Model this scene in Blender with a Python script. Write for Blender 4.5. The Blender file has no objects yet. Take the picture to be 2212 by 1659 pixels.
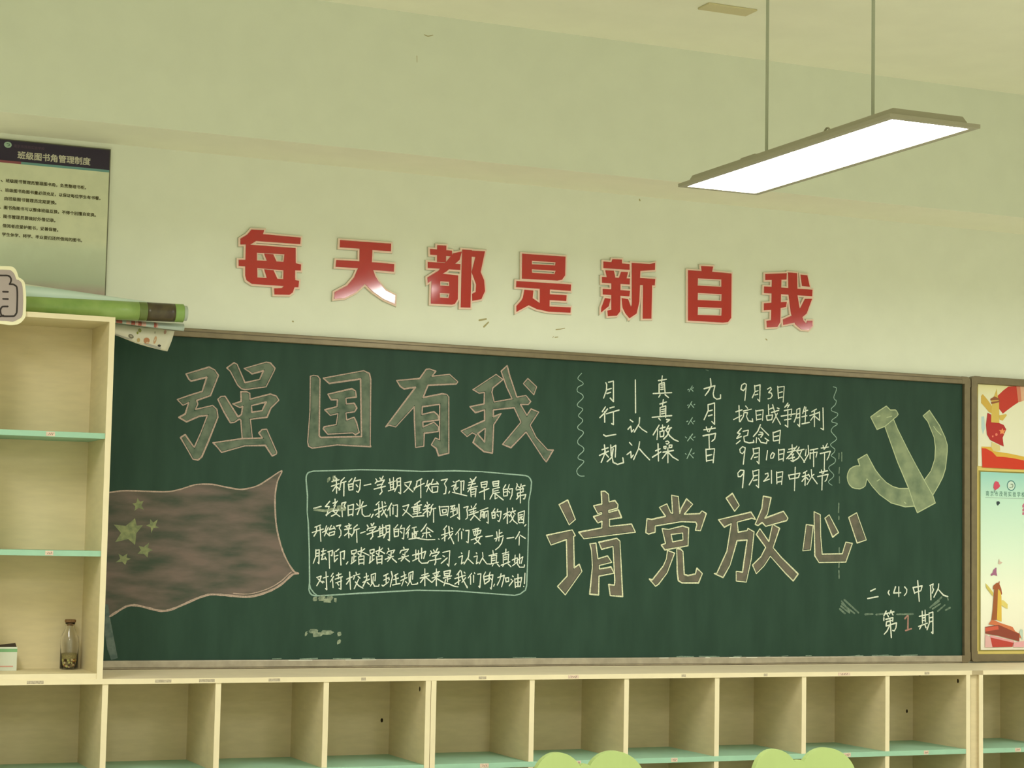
import bpy, bmesh, math, random
from mathutils import Vector, Matrix
from mathutils.geometry import tessellate_polygon
rnd = random.Random(7)
SC = bpy.context.scene
COL = bpy.context.collection
# ---------------------------------------------------------------- camera, exposure, world
# room axes: x right along the rear wall, y = 0 at that wall (camera at negative y), z up, metres
cd = bpy.data.cameras.new('camera')
cam = bpy.data.objects.new('camera', cd)
COL.objects.link(cam)
SC.camera = cam
cd.sensor_width = 36.0
cd.lens = 69.159
cd.clip_start = 0.05
YAW, PITCH, ROLL = [math.radians(a) for a in (23.65897, 4.68313, 1.09177)]
fwd = Vector((math.sin(YAW)*math.cos(PITCH), math.cos(YAW)*math.cos(PITCH), math.sin(PITCH)))
rt = Vector((math.cos(YAW), -math.sin(YAW), 0))
up = rt.cross(fwd)
r2 = rt*math.cos(ROLL) + up*math.sin(ROLL)
u2 = -rt*math.sin(ROLL) + up*math.cos(ROLL)
M = Matrix((r2, u2, -fwd)).transposed().to_4x4()
M.translation = Vector((-1.41256, -7.02773, 1.41687))
cam.matrix_world = M
w = bpy.data.worlds.new('world')
SC.world = w
w.use_nodes = True
w.node_tree.nodes['Background'].inputs[0].default_value = (0.5, 0.55, 0.45, 1)
w.node_tree.nodes['Background'].inputs[1].default_value = 0.05
SC.view_settings.view_transform = 'Standard'
SC.view_settings.look = 'None'
SC.view_settings.exposure = 1.47
SC.view_settings.gamma = 1.0
SC.view_settings.use_curve_mapping = False
SC.cycles.use_denoising = True
SC.cycles.max_bounces = 12
SC.cycles.transmission_bounces = 12
SC.cycles.diffuse_bounces = 6
LAMP_POWER = 13.0
LAMP_TINT = (1.0, 0.99, 0.925)

# ---------------------------------------------------------------- materials
MATS = {}
def mat(name, col, rough=0.6, spec=0.3, metal=0.0, var=0.0, scale=20.0, stretch=(1, 1, 1), col2=None, coat=0.0, bump=0.0, lo=0.35, hi=0.65, detail=4.0):
    if name in MATS:
        return MATS[name]
    m = bpy.data.materials.new(name)
    m.use_nodes = True
    nt = m.node_tree
    b = nt.nodes['Principled BSDF']
    b.inputs['Base Color'].default_value = (*col, 1)
    b.inputs['Roughness'].default_value = rough
    b.inputs['Specular IOR Level'].default_value = spec
    b.inputs['Metallic'].default_value = metal
    b.inputs['Coat Weight'].default_value = coat
    b.inputs['Coat Roughness'].default_value = 0.06
    if var or col2:
        tc = nt.nodes.new('ShaderNodeTexCoord')
        mp = nt.nodes.new('ShaderNodeMapping')
        mp.inputs['Scale'].default_value = stretch
        nz = nt.nodes.new('ShaderNodeTexNoise')
        nz.inputs['Scale'].default_value = scale
        nz.inputs['Detail'].default_value = detail
        rp = nt.nodes.new('ShaderNodeValToRGB')
        rp.color_ramp.elements[0].position = lo
        rp.color_ramp.elements[1].position = hi
        c2 = col2 if col2 else tuple(c*(1-var) for c in col)
        rp.color_ramp.elements[0].color = (*c2, 1)
        rp.color_ramp.elements[1].color = (*col, 1)
        L = nt.links
        L.new(tc.outputs['Object'], mp.inputs[0])
        L.new(mp.outputs[0], nz.inputs['Vector'])
        L.new(nz.outputs[0], rp.inputs[0])
        L.new(rp.outputs[0], b.inputs['Base Color'])
        if bump:
            bp = nt.nodes.new('ShaderNodeBump')
            bp.inputs['Strength'].default_value = bump
            bp.inputs['Distance'].default_value = 0.002
            L.new(nz.outputs[0], bp.inputs['Height'])
            L.new(bp.outputs[0], b.inputs['Normal'])
    MATS[name] = m
    return m

wall_m = mat('wall_paint', (0.79, 0.82, 0.705), 0.75, 0.2, var=0.03, scale=9, bump=0.05)
ceil_m = mat('ceiling_paint', (0.86, 0.86, 0.71), 0.8, 0.2, var=0.03, scale=6, bump=0.05)
scuff_m = mat('scuff', (0.42, 0.38, 0.20), 0.9, 0.1)
floor_m = mat('floor_tile', (0.62, 0.59, 0.50), 0.35, 0.4, var=0.15, scale=3)
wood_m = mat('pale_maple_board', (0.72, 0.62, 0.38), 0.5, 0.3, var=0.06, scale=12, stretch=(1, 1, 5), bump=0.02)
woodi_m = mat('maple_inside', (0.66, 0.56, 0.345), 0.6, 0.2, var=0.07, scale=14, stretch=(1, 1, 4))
wtop_m = mat('worktop_laminate', (0.82, 0.71, 0.50), 0.45, 0.35, var=0.06, scale=8)
edge_m = mat('edge_banding', (0.76, 0.67, 0.45), 0.5, 0.3, var=0.05, scale=9)
green_m = mat('green_laminate', (0.31, 0.53, 0.38), 0.5, 0.3, var=0.06, scale=15)
label_m = mat('paper_label', (0.72, 0.56, 0.44), 0.8, 0.1, var=0.25, scale=140)
ink_m = mat('label_ink', (0.22, 0.15, 0.12), 0.8, 0.1)
resid_m = mat('glue_residue', (0.52, 0.45, 0.33), 0.8, 0.1, var=0.3, scale=170)
hole_m = mat('dark_hole', (0.03, 0.02, 0.01), 0.9, 0.1)
board_m = mat('chalkboard_green', (0.0265, 0.063, 0.043), 0.5, 0.15, col2=(0.021, 0.052, 0.035), scale=5, stretch=(3, 1, 0.7), detail=8)
frame_m = mat('bronze_aluminium', (0.205, 0.165, 0.098), 0.38, 0.4, metal=0.35, var=0.12, scale=30)
railm_m = mat('dusty_lit_rail', (0.42, 0.37, 0.28), 0.42, 0.4, metal=0.3, var=0.22, scale=22, detail=8)  # paler than the other rails: chalk dust plus top light put into the colour
chalk_m = mat('white_chalk', (0.72, 0.76, 0.66), 0.95, 0.05, col2=(0.42, 0.49, 0.39), scale=260, lo=0.3, hi=0.5)
chalkd_m = mat('faint_chalk', (0.27, 0.35, 0.27), 0.95, 0.05, col2=(0.17, 0.24, 0.18), scale=220)
chalks_m = mat('rubbed_chalk', (0.20, 0.27, 0.20), 0.95, 0.05, col2=(0.10, 0.15, 0.11), scale=90)
chalkb_m = mat('pale_blue_chalk', (0.36, 0.50, 0.42), 0.95, 0.05, col2=(0.25, 0.37, 0.31), scale=230)
pinkl_m = mat('pink_chalk_line', (0.50, 0.37, 0.31), 0.95, 0.05, col2=(0.33, 0.27, 0.22), scale=240)
pink1_m = mat('pink_chalk', (0.45, 0.24, 0.20), 0.95, 0.05, col2=(0.33, 0.2, 0.16), scale=240)
yell_m = mat('yellow_chalk_line', (0.76, 0.76, 0.54), 0.95, 0.05, col2=(0.48, 0.5, 0.33), scale=240)
fillg_m = mat('green_chalk_fill', (0.160, 0.195, 0.145), 0.95, 0.05, col2=(0.070, 0.108, 0.078), scale=20, detail=9, lo=0.3, hi=0.6)
fillb_m = mat('brown_chalk_fill', (0.160, 0.142, 0.112), 0.95, 0.05, col2=(0.095, 0.105, 0.080), scale=26, detail=9, lo=0.25, hi=0.6)
filly_m = mat('yellow_chalk_fill', (0.270, 0.325, 0.200), 0.95, 0.05, col2=(0.150, 0.200, 0.130), scale=16, detail=9, lo=0.3, hi=0.62)
flag_m = mat('red_chalk_fill', (0.175, 0.135, 0.118), 0.95, 0.05, col2=(0.060, 0.078, 0.058), scale=13, stretch=(0.45, 1, 1.7), detail=15, lo=0.30, hi=0.66)
star_m = mat('star_chalk', (0.27, 0.30, 0.15), 0.95, 0.05, col2=(0.17, 0.2, 0.11), scale=60)
pole_m = mat('grey_chalk_fill', (0.14, 0.18, 0.16), 0.95, 0.05, col2=(0.09, 0.13, 0.115), scale=50)
red_m = mat('red_acrylic', (0.47, 0.025, 0.022), 0.10, 0.5, coat=0.3)
redw_m = mat('white_foam_edge', (0.86, 0.66, 0.56), 0.55, 0.3)
redb_m = mat('grey_backing_edge', (0.50, 0.54, 0.42), 0.7, 0.2)  # even grey for the rim behind each letter's white edge
white_m = mat('white_metal', (0.70, 0.72, 0.62), 0.45, 0.4)
lampg_m = mat('lamp_housing', (0.37, 0.35, 0.26), 0.5, 0.4)
rod_m = mat('grey_rod', (0.40, 0.43, 0.33), 0.45, 0.4)
chair_m = mat('lime_plastic', (0.40, 0.51, 0.19), 0.38, 0.4, var=0.04, scale=10)
steel_m = mat('grey_steel', (0.35, 0.36, 0.34), 0.35, 0.5, metal=0.7)
navy_m = mat('poster_navy', (0.028, 0.018, 0.045), 0.35, 0.4)
prw_m = mat('poster_white', (0.60, 0.62, 0.50), 0.4, 0.4)
alu_m = mat('thin_alu_edge', (0.14, 0.14, 0.09), 0.4, 0.4, metal=0.4)
gold_m = mat('gold_backing', (0.72, 0.58, 0.18), 0.6, 0.3, var=0.06, scale=12)
goldd_m = mat('gold_painted_shadow', (0.30, 0.26, 0.07), 0.7, 0.2)

def lamp_emit():
    m = bpy.data.materials.new('lit_diffuser')
    m.use_nodes = True
    nt = m.node_tree
    nt.nodes.remove(nt.nodes['Principled BSDF'])
    e = nt.nodes.new('ShaderNodeEmission')
    e.inputs[0].default_value = (*LAMP_TINT, 1)
    e.inputs[1].default_value = LAMP_POWER
    nt.links.new(e.outputs[0], nt.nodes['Material Output'].inputs[0])
    return m
emit_m = lamp_emit()

def grad_mat(name, stops, z0, z1, rough=0.35, noise=0.0, nscale=8, ncol=(1, 1, 1)):
    """printed sheet: colour changes with height, as on the print itself"""
    m = bpy.data.materials.new(name)
    m.use_nodes = True
    nt = m.node_tree
    L = nt.links
    b = nt.nodes['Principled BSDF']
    b.inputs['Roughness'].default_value = rough
    tc = nt.nodes.new('ShaderNodeTexCoord')
    sp = nt.nodes.new('ShaderNodeSeparateXYZ')
    mr = nt.nodes.new('ShaderNodeMapRange')
    mr.inputs['From Min'].default_value = z0
    mr.inputs['From Max'].default_value = z1
    rp = nt.nodes.new('ShaderNodeValToRGB')
    while len(rp.color_ramp.elements) < len(stops):
        rp.color_ramp.elements.new(0.5)
    for e, (p, c) in zip(rp.color_ramp.elements, stops):
        e.position = p
        e.color = (*c, 1)
    L.new(tc.outputs['Object'], sp.inputs[0])
    L.new(sp.outputs['Z'], mr.inputs['Value'])
    L.new(mr.outputs[0], rp.inputs[0])
    out = rp.outputs[0]
    if noise:
        nz = nt.nodes.new('ShaderNodeTexNoise')
        nz.inputs['Scale'].default_value = nscale
        nz.inputs['Detail'].default_value = 6
        L.new(tc.outputs['Object'], nz.inputs['Vector'])
        r3 = nt.nodes.new('ShaderNodeValToRGB')
        r3.color_ramp.elements[0].position = 0.42
        r3.color_ramp.elements[1].position = 0.6
        r3.color_ramp.elements[0].color = (0, 0, 0, 1)
        r3.color_ramp.elements[1].color = (noise, noise, noise, 1)
        L.new(nz.outputs[0], r3.inputs[0])
        mx = nt.nodes.new('ShaderNodeMix')
        mx.data_type = 'RGBA'
        L.new(r3.outputs[0], mx.inputs['Factor'])
        L.new(out, mx.inputs['A'])
        mx.inputs['B'].default_value = (*ncol, 1)
        out = mx.outputs['Result']
    L.new(out, b.inputs['Base Color'])
    return m

# ---------------------------------------------------------------- geometry helpers
class MB:
    def __init__(s):
        s.v = []
        s.f = []
    def box(s, x0, x1, y0, y1, z0, z1):
        n = len(s.v)
        s.v += [(x, y, z) for z in (z0, z1) for y in (y0, y1) for x in (x0, x1)]
        s.f += [tuple(n+i for i in q) for q in ((0, 2, 3, 1), (4, 5, 7, 6), (0, 1, 5, 4), (2, 6, 7, 3), (0, 4, 6, 2), (1, 3, 7, 5))]
        return s
    def quad(s, *p):
        n = len(s.v)
        s.v += list(p)
        s.f.append(tuple(range(n, n+len(p))))
    def tube(s, pts, rads, seg=10, cap=True):
        rings = []
        pts = [Vector(p) for p in pts]
        if not hasattr(rads, '__len__'):
            rads = [rads]*len(pts)
        ref = Vector((0, 0, 1))
        for i, p in enumerate(pts):
            a = pts[max(i-1, 0)]
            b = pts[min(i+1, len(pts)-1)]
            d = (b-a).normalized()
            if abs(d.dot(ref)) > 0.95:
                e1 = d.cross(Vector((1, 0, 0))).normalized()
            else:
                e1 = d.cross(ref).normalized()
            e2 = d.cross(e1)
            n = len(s.v)
            for k in range(seg):
                t = 2*math.pi*k/seg
                s.v.append(tuple(p + (e1*math.cos(t)+e2*math.sin(t))*rads[i]))
            rings.append(n)
        for a, b in zip(rings, rings[1:]):
            for k in range(seg):
                s.f.append((a+k, a+(k+1) % seg, b+(k+1) % seg, b+k))
        if cap:
            s.f.append(tuple(rings[0]+k for k in range(seg))[::-1])
            s.f.append(tuple(rings[-1]+k for k in range(seg)))
        return s
    def lathe(s, c, prof, seg=24):
        rings = []
        for r, z in prof:
            n = len(s.v)
            for k in range(seg):
                t = 2*math.pi*k/seg
                s.v.append((c[0]+r*math.cos(t), c[1]+r*math.sin(t), c[2]+z))
            rings.append(n)
        for a, b in zip(rings, rings[1:]):
            for k in range(seg):
                s.f.append((a+k, a+(k+1) % seg, b+(k+1) % seg, b+k))
        return s
    def prism(s, loops, yf, yb, sides=True):
        """loops of (x, z), outer first then holes; front face at y = yf, back at y = yb"""
        vl = [[Vector((x, 0, z)) for x, z in lp] for lp in loops]
        tris = tessellate_polygon([[Vector((p.x, p.z, 0)) for p in l] for l in vl])
        flat = [p for l in vl for p in l]
        s.cnt = getattr(s, 'cnt', 0)+1
        yf -= 4e-5*(s.cnt % 12)
        n = len(s.v)
        s.v += [(p.x, yf, p.z) for p in flat]
        for t in tris:
            a, b, c = [flat[i] for i in t]
            ar = (b.x-a.x)*(c.z-a.z)-(b.z-a.z)*(c.x-a.x)
            if abs(ar) < 1e-12:
                continue
            s.f.append(tuple(n+i for i in (t if ar > 0 else t[::-1])))
        if sides:
            m = len(s.v)
            s.v += [(p.x, yb, p.z) for p in flat]
            o = 0
            for li, l in enumerate(vl):
                k = len(l)
                A = sum(l[i].x*l[(i+1) % k].z-l[(i+1) % k].x*l[i].z for i in range(k))
                ccw = A > 0
                if li:
                    ccw = not ccw
                for i in range(k):
                    j = (i+1) % k
                    q = (n+o+i, m+o+i, m+o+j, n+o+j)
                    s.f.append(q if ccw else q[::-1])
                o += k
        return s
    def ribbon(s, pts, wd, y, jit=0.12, capn=6):
        """flat chalk line on the board plane; pts (x, z)"""
        ws = [wd*(1-jit+2*jit*rnd.random())*0.5 for _ in pts]
        y0 = y
        s.cnt = getattr(s, 'cnt', 0)
        for i in range(len(pts)-1):
            s.cnt += 1
            y = y0-6e-6*(s.cnt % 50)
            (ax, az), (bx, bz) = pts[i], pts[i+1]
            dx, dz = bx-ax, bz-az
            d = math.hypot(dx, dz)
            if d < 1e-6:
                continue
            nx, nz = -dz/d, dx/d
            n = len(s.v)
            a, b = ws[i], ws[i+1]
            s.v += [(ax-nx*a, y, az-nz*a), (bx-nx*b, y, bz-nz*b), (bx+nx*b, y, bz+nz*b), (ax+nx*a, y, az+nz*a)]
            s.f.append((n, n+1, n+2, n+3))
        for (px, pz), a in zip(pts, ws):
            s.cnt += 1
            y = y0-6e-6*(s.cnt % 50)
            n = len(s.v)
            for k in range(capn):
                t = 2*math.pi*k/capn
                s.v.append((px+a*math.cos(t), y, pz+a*math.sin(t)))
            s.f.append(tuple(range(n, n+capn)))
        return s
    def build(s, name, m, parent=None, bevel=0.0, smooth=False, label=None):
        me = bpy.data.meshes.new(name)
        off = Vector(parent_world(parent)) if parent else Vector((0, 0, 0))
        me.from_pydata([tuple(Vector(v)-off) for v in s.v], [], s.f)
        me.update()
        me.materials.append(m)
        if smooth:
            me.polygons.foreach_set('use_smooth', [True]*len(me.polygons))
        o = bpy.data.objects.new(name, me)
        COL.objects.link(o)
        if parent:
            o.parent = parent
        if bevel:
            b = o.modifiers.new('bevel', 'BEVEL')
            b.width = bevel
            b.segments = 2
            b.limit_method = 'ANGLE'
        if label:
            o['label'] = label
        return o
def parent_world(p):
    t = Vector((0, 0, 0))
    while p:
        t += p.location
        p = p.parent
    return t
def bx(*a):
    return MB().box(*a)
def thing(name, label, cat, loc=(0, 0, 0), group=None):
    o = bpy.data.objects.new(name, None)
    o.empty_display_size = 0.05
    COL.objects.link(o)
    o.location = loc
    o['label'] = label
    o['category'] = cat
    if group:
        o['group'] = group
    return o
def struct(mb, name, m, **k):
    o = mb.build(name, m, **k)
    o['kind'] = 'structure'
    return o
def offset(lp, d):
    k = len(lp)
    A = sum(lp[i][0]*lp[(i+1) % k][1]-lp[(i+1) % k][0]*lp[i][1] for i in range(k))
    sg = 1 if A > 0 else -1
    o = []
    for i in range(k):
        a, b, c = [Vector(lp[j % k]) for j in (i-1, i, i+1)]
        e1, e2 = (b-a), (c-b)
        if e1.length < 1e-6 or e2.length < 1e-6:
            o.append(tuple(b))
            continue
        e1.normalize()
        e2.normalize()
        n1, n2 = Vector((e1.y, -e1.x))*sg, Vector((e2.y, -e2.x))*sg
        m = n1+n2
        if m.length < 0.3:
            m = n1.copy()
        m.normalize()
        o.append(tuple(b + m*d/max(m.dot(n1), 0.55)))
    return o
def catmull(p, n=4):
    if len(p) < 3:
        return p
    q = [p[0]]+list(p)+[p[-1]]
    o = []
    for i in range(1, len(q)-2):
        a, b, c, d = [Vector(t) for t in q[i-1:i+3]]
        for k in range(n):
            t = k/n
            o.append(tuple(0.5*((2*b)+(-a+c)*t+(2*a-5*b+4*c-d)*t*t+(-a+3*b-3*c+d)*t**3)))
    o.append(tuple(p[-1]))
    return o
def text_mb(body, x0, x1, zb, y, bold=0.0, zscale=1.0):
    """printed line of text from x0 to x1 with its base at zb, on the plane y"""
    c = bpy.data.curves.new('t', 'FONT')
    c.body = body
    c.resolution_u = 2
    o = bpy.data.objects.new('t', c)
    COL.objects.link(o)
    dg = bpy.context.evaluated_depsgraph_get()
    me = bpy.data.meshes.new_from_object(o.evaluated_get(dg))
    xs = [v.co.x for v in me.vertices]
    s = (x1-x0)/(max(xs)-min(xs))
    mn = min(xs)
    mb = MB()
    e = bold*s
    for k, (dx, dz) in enumerate([(0, 0)] if not bold else [(e, e), (-e, e), (e, -e), (-e, -e)]):
        n = len(mb.v)
        mb.v += [(x0+(v.co.x-mn)*s+dx, y-1e-5*k, zb+v.co.y*s*zscale+dz) for v in me.vertices]
        mb.f += [tuple(n+i for i in p.vertices) for p in me.polygons]
    bpy.data.objects.remove(o)
    bpy.data.curves.remove(c)
    bpy.data.meshes.remove(me)
    return mb
def H(s):
    """half-millimetre pairs 'x,z x,z' on an upright plane -> metres"""
    return [(int(a)/2000, int(b)/2000) for a, b in (t.split(',') for t in s.split())]

# ---------------------------------------------------------------- room shell
XL, XR, YF, ZC = -2.5, 5.9, -8.7, 3.364
YB, ZB = -0.355, 2.837
struct(bx(XL, XR, YF, 0.15, -0.1, 0), 'floor', floor_m)
wallr = struct(bx(XL, XR, 0, 0.15, 0, ZC), 'wall_rear', wall_m)
struct(bx(XL-0.15, XL, YF, 0.15, 0, ZC), 'wall_left', wall_m)
struct(bx(XR, XR+0.15, YF, 0.15, 0, ZC), 'wall_right', wall_m)
struct(bx(XL, XR, YF-0.15, YF, 0, ZC), 'wall_front', wall_m)
ceil = struct(bx(XL, XR, YF, 0.15, ZC, ZC+0.12), 'ceiling', ceil_m)
beam = struct(bx(XL, XR, YB, 0, ZB, ZC), 'trim_1', mat('beam_paint', (0.735, 0.775, 0.655), 0.75, 0.2, var=0.03, scale=9, bump=0.05))
beam.data.materials.append(ceil_m)
beam.data.polygons[0].material_index = 1
def wall_mark(par, y, pts, wd):
    MB().ribbon(pts, wd, y, 0.25).build('scuff', scuff_m, par)
wall_mark(wallr, -0.0006, [(1.522, 2.287), (1.551, 2.294)], 0.008)
wall_mark(wallr, -0.0006, [(1.542, 2.263), (1.561, 2.282)], 0.007)
wall_mark(wallr, -0.0006, [(1.852, 2.271), (1.872, 2.274), (1.89, 2.279)], 0.004)
wall_mark(wallr, -0.0006, [(1.848, 2.240), (1.861, 2.242)], 0.004)
wall_mark(wallr, -0.0006, [(1.838, 2.239), (1.842, 2.242)], 0.003)
wall_mark(wallr, -0.0006, [(2.814, 2.291), (2.819, 2.287)], 0.006)
wall_mark(wallr, -0.0006, [(0.767, 2.235), (0.769, 2.234)], 0.006)
wall_mark(wallr, -0.0006, [(2.215, 2.825), (2.217, 2.82)], 0.006)
wall_mark(beam, YB-0.0006, [(1.103, 3.205), (1.104, 3.182)], 0.002)
wall_mark(beam, YB-0.0006, [(1.13, 3.288), (1.145, 3.284), (1.165, 3.291)], 0.003)
bx(1.975, 2.175, -0.985, -0.902, 3.357, 3.364).build('ceiling_cover_plate', mat('cream_plate', (0.62, 0.56, 0.34), 0.7, 0.2), ceil, bevel=0.002)

# ---------------------------------------------------------------- pendant lamps
def lamp(x, y, label, hidden=False):
    z = 2.596
    t = thing('pendant_lamp', label, 'lamp', (x, y, z), 'LED panel lamps hung in rows from the ceiling')
    hx, hy = 0.15, 0.6
    # flange with the diffuser opening
    f = MB()
    for a in ((x-hx, x+hx, y-hy, y-hy+0.022), (x-hx, x+hx, y+hy-0.022, y+hy), (x-hx, x-hx+0.022, y-hy+0.022, y+hy-0.022), (x+hx-0.022, x+hx, y-hy+0.022, y+hy-0.022)):
        f.box(a[0], a[1], a[2], a[3], z, z+0.011)
    f.build('frame', lampg_m, t)
    # pan above the flange: sloped sides
    p = MB()
    i0, i1 = 0.022, 0.034
    lo = [(x-hx+i0, y-hy+i0), (x+hx-i0, y-hy+i0), (x+hx-i0, y+hy-i0), (x-hx+i0, y+hy-i0)]
    hi = [(x-hx+i1, y-hy+i1), (x+hx-i1, y-hy+i1), (x+hx-i1, y+hy-i1), (x-hx+i1, y+hy-i1)]
    p.v = [(a, b, z+0.011) for a, b in lo]+[(a, b, z+0.036) for a, b in hi]
    p.f = [(3, 2, 1, 0), (4, 5, 6, 7)]+[(i, (i+1) % 4, 4+(i+1) % 4, 4+i) for i in range(4)]
    p.build('housing', lampg_m, t)
    d = MB()
    r = 0.012
    pts = []
    for cx, cy, a0 in ((x+hx-0.022-r, y+hy-0.022-r, 0), (x-hx+0.022+r, y+hy-0.022-r, 90), (x-hx+0.022+r, y-hy+0.022+r, 180), (x+hx-0.022-r, y-hy+0.022+r, 270)):
        for k in range(4):
            a = math.radians(a0+k*30)
            pts.append((cx+r*math.cos(a), cy+r*math.sin(a), z+0.002))
    d.quad(*pts[::-1])
    d.build('diffuser', emit_m, t)
    for yy in (y-0.297, y+0.294):
        rd = MB().tube([(x, yy, z+0.03), (x, yy, ZC)], 0.0052, 10).build('rod', rod_m, t)
        MB().lathe((x, yy, ZC-0.02), [(0.0, 0), (0.03, 0.0), (0.035, 0.02)], 16).build('ceiling_rose', rod_m, rd)
        MB().lathe((x, yy, z+0.031), [(0.012, 0), (0.012, 0.008), (0.004, 0.014)], 12).build('rod_mount', lampg_m, rd)
    ring = MB()
    ring.tube([(x, y-0.056+0.016*math.cos(a), z+0.072+0.016*math.sin(a)) for a in [math.pi*(-0.25+k*1.5/12) for k in range(13)]], 0.0032, 8)
    for q in (-1, 1):
        ring.tube([(x, y-0.056+q*0.0113, z+0.061), (x, y-0.056+q*0.014, z+0.036)], 0.0032, 8)
    ring.build('hanging_loop', lampg_m, t)
    bx(x-0.02, x+0.02, y+0.335, y+0.425, z+0.036, z+0.078).build('driver_plug', lampg_m, t, bevel=0.003)
    return t
lamp(1.78, -2.008, 'lit LED panel lamp hanging on two grey rods in front of the rear wall')
for lx in (-1.05, 4.42):
    lamp(lx, -2.008, 'lit LED panel lamp on two rods, %s the one seen above the slogan' % ('left of' if lx < 0 else 'right of'))
for k, ly in enumerate((-4.5, -7.0)):
    for lx, s in ((-1.05, 'left'), (1.78, 'middle'), (4.42, 'right')):
        lamp(lx, ly, 'lit LED panel lamp of the %s column, %s row from the rear wall' % (s, ('second', 'third')[k]))

# ---------------------------------------------------------------- shelf units below
FY, BY = -0.480, -0.117     # front edge and inner back
TH = 0.0193
P = 0.38375                 # pitch of the compartments
ZT, ZTB = 0.950, 0.9329
ZS0, ZS1 = 0.6200, 0.6390
def unit(x0, n, label, top_x0, top_x1, xs=None):
    """open compartments from the left face of the first panel x0"""
    t = thing('shelf_unit', label, 'cabinet', (x0, FY, 0), 'open shelf units along the rear wall')
    xs = xs or [x0+k*P for k in range(n+1)]
    xe = xs[-1]+TH
    for k, x in enumerate(xs):
        if k in (0, len(xs)-1):
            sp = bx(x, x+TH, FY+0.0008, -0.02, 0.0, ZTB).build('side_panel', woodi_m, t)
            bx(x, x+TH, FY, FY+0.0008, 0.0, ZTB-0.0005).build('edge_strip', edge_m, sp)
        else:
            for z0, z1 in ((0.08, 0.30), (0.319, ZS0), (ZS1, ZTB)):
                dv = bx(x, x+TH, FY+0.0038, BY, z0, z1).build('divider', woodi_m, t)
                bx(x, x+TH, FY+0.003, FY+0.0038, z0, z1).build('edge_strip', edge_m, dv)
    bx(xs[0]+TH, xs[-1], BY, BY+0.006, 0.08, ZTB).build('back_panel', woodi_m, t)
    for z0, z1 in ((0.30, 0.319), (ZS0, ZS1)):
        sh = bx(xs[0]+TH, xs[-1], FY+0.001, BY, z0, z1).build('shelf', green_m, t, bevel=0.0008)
        if z0 == ZS0:
            shelf = sh
    bx(xs[0]+TH, xs[-1], FY+0.004, BY, 0.061, 0.08).build('bottom_board', woodi_m, t)
    bx(xs[0]+TH, xs[-1], FY+0.03, FY+0.045, 0.0, 0.061).build('plinth', woodi_m, t)
    return t, shelf
xr = 1.1667
uL, shL = unit(-3*P+0.0, 6, 'long pale wood shelf unit with green shelves, below the left half of the blackboard', 0, 0, xs=[k*P for k in range(-4, 3)]+[xr-TH-0.002])
uM, shM = unit(xr, 6, 'pale wood shelf unit with six compartments, below the right half of the blackboard', 0, 0)
uR, shR = unit(3.532, 4, 'pale wood shelf unit at the right edge, below the notice board', 0, 0)
def stickers(par, lst, z0, z1, y, nm='label', m=label_m, ink=True):
    for i, (a, b) in enumerate(lst):
        s = bx(a, b, y-0.0006, y, z0, z1).build(nm, m, par)
        if ink:
            mb = MB()
            n = 3
            for k in range(n):
                cx = a+(b-a)*(0.3+0.2*k)
                mb.ribbon([(cx, z0+(z1-z0)*0.35), (cx+(b-a)*0.08, z0+(z1-z0)*0.65)], 0.0022, y-0.0009)
            mb.build('handwriting', ink_m, s)
stickers(shM, [(1.360, 1.394), (1.735, 1.760), (2.133, 2.160), (2.890, 2.924), (3.266, 3.288)], 0.6225, 0.6375, FY+0.001)
stickers(shR, [(3.710, 3.738)], 0.6225, 0.6375, FY+0.001)
# screw holes in the middle unit and its neighbour
def hole(par, x, y, z, side):
    if side == 'back':
        mb = MB()
        mb.quad(*[(x+0.005*math.cos(a), y-0.0005, z+0.008*math.sin(a)) for a in [k*math.pi/5 for k in range(10)]])
    else:
        mb = MB()
        mb.quad(*[(x-0.0005, y+0.006*math.cos(a), z+0.009*math.sin(a)) for a in [k*math.pi/5 for k in range(10)]][::-1])
    mb.build('screw_hole', hole_m, par)
hole(uL, 1.116, BY, 0.763, 'back')
hole(uL, xr-TH-0.002, -0.423, 0.900, 'side')
hole(uM, 3.439, BY, 0.759, 'back')
hole(uM, 3.469, -0.167, 0.915, 'side')
hole(uM, 3.469, -0.426, 0.905, 'side')

# worktops
def worktop(x0, x1, label):
    t = thing('worktop', label, 'worktop', (x0, FY, ZT))
    bx(x0, x1, FY+0.001, -0.001, ZTB, ZT).build('board', wtop_m, t)
    e = bx(max(x0, 3.553) if x0 > 3 else x0, x1, FY-0.0005, FY+0.001, ZTB, ZT).build('edge_strip', edge_m, t)
    return t, e
wt, we = worktop(-1.7, 3.4955, 'long pale laminate worktop running under the blackboard and the tall cabinet')
wt2, we2 = worktop(3.4970, 5.20, 'short pale laminate worktop under the notice board at the right edge')
stickers(we, [(-0.248, -0.194), (0.175, 0.230), (0.325, 0.379), (0.568, 0.609), (0.903, 0.920), (1.348, 1.377), (2.172, 2.190), (2.529, 2.545), (3.268, 3.290)], 0.9365, 0.9465, FY-0.0005, 'tape_residue', resid_m, False)
stickers(we, [(1.702, 1.745), (2.863, 2.918)], 0.9355, 0.9475, FY-0.0005, 'torn_label', label_m, True)
bx(3.4985, 3.5315, FY+0.012, FY+0.03, 0, 0.9325).build('filler_strip', woodi_m, uR)
bx(3.4990, 3.5500, FY-0.0003, FY+0.0008, 0.9335, 0.9500).build('corner_block', mat('brown_block', (0.40, 0.33, 0.2), 0.7, 0.2), wt2)

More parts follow.
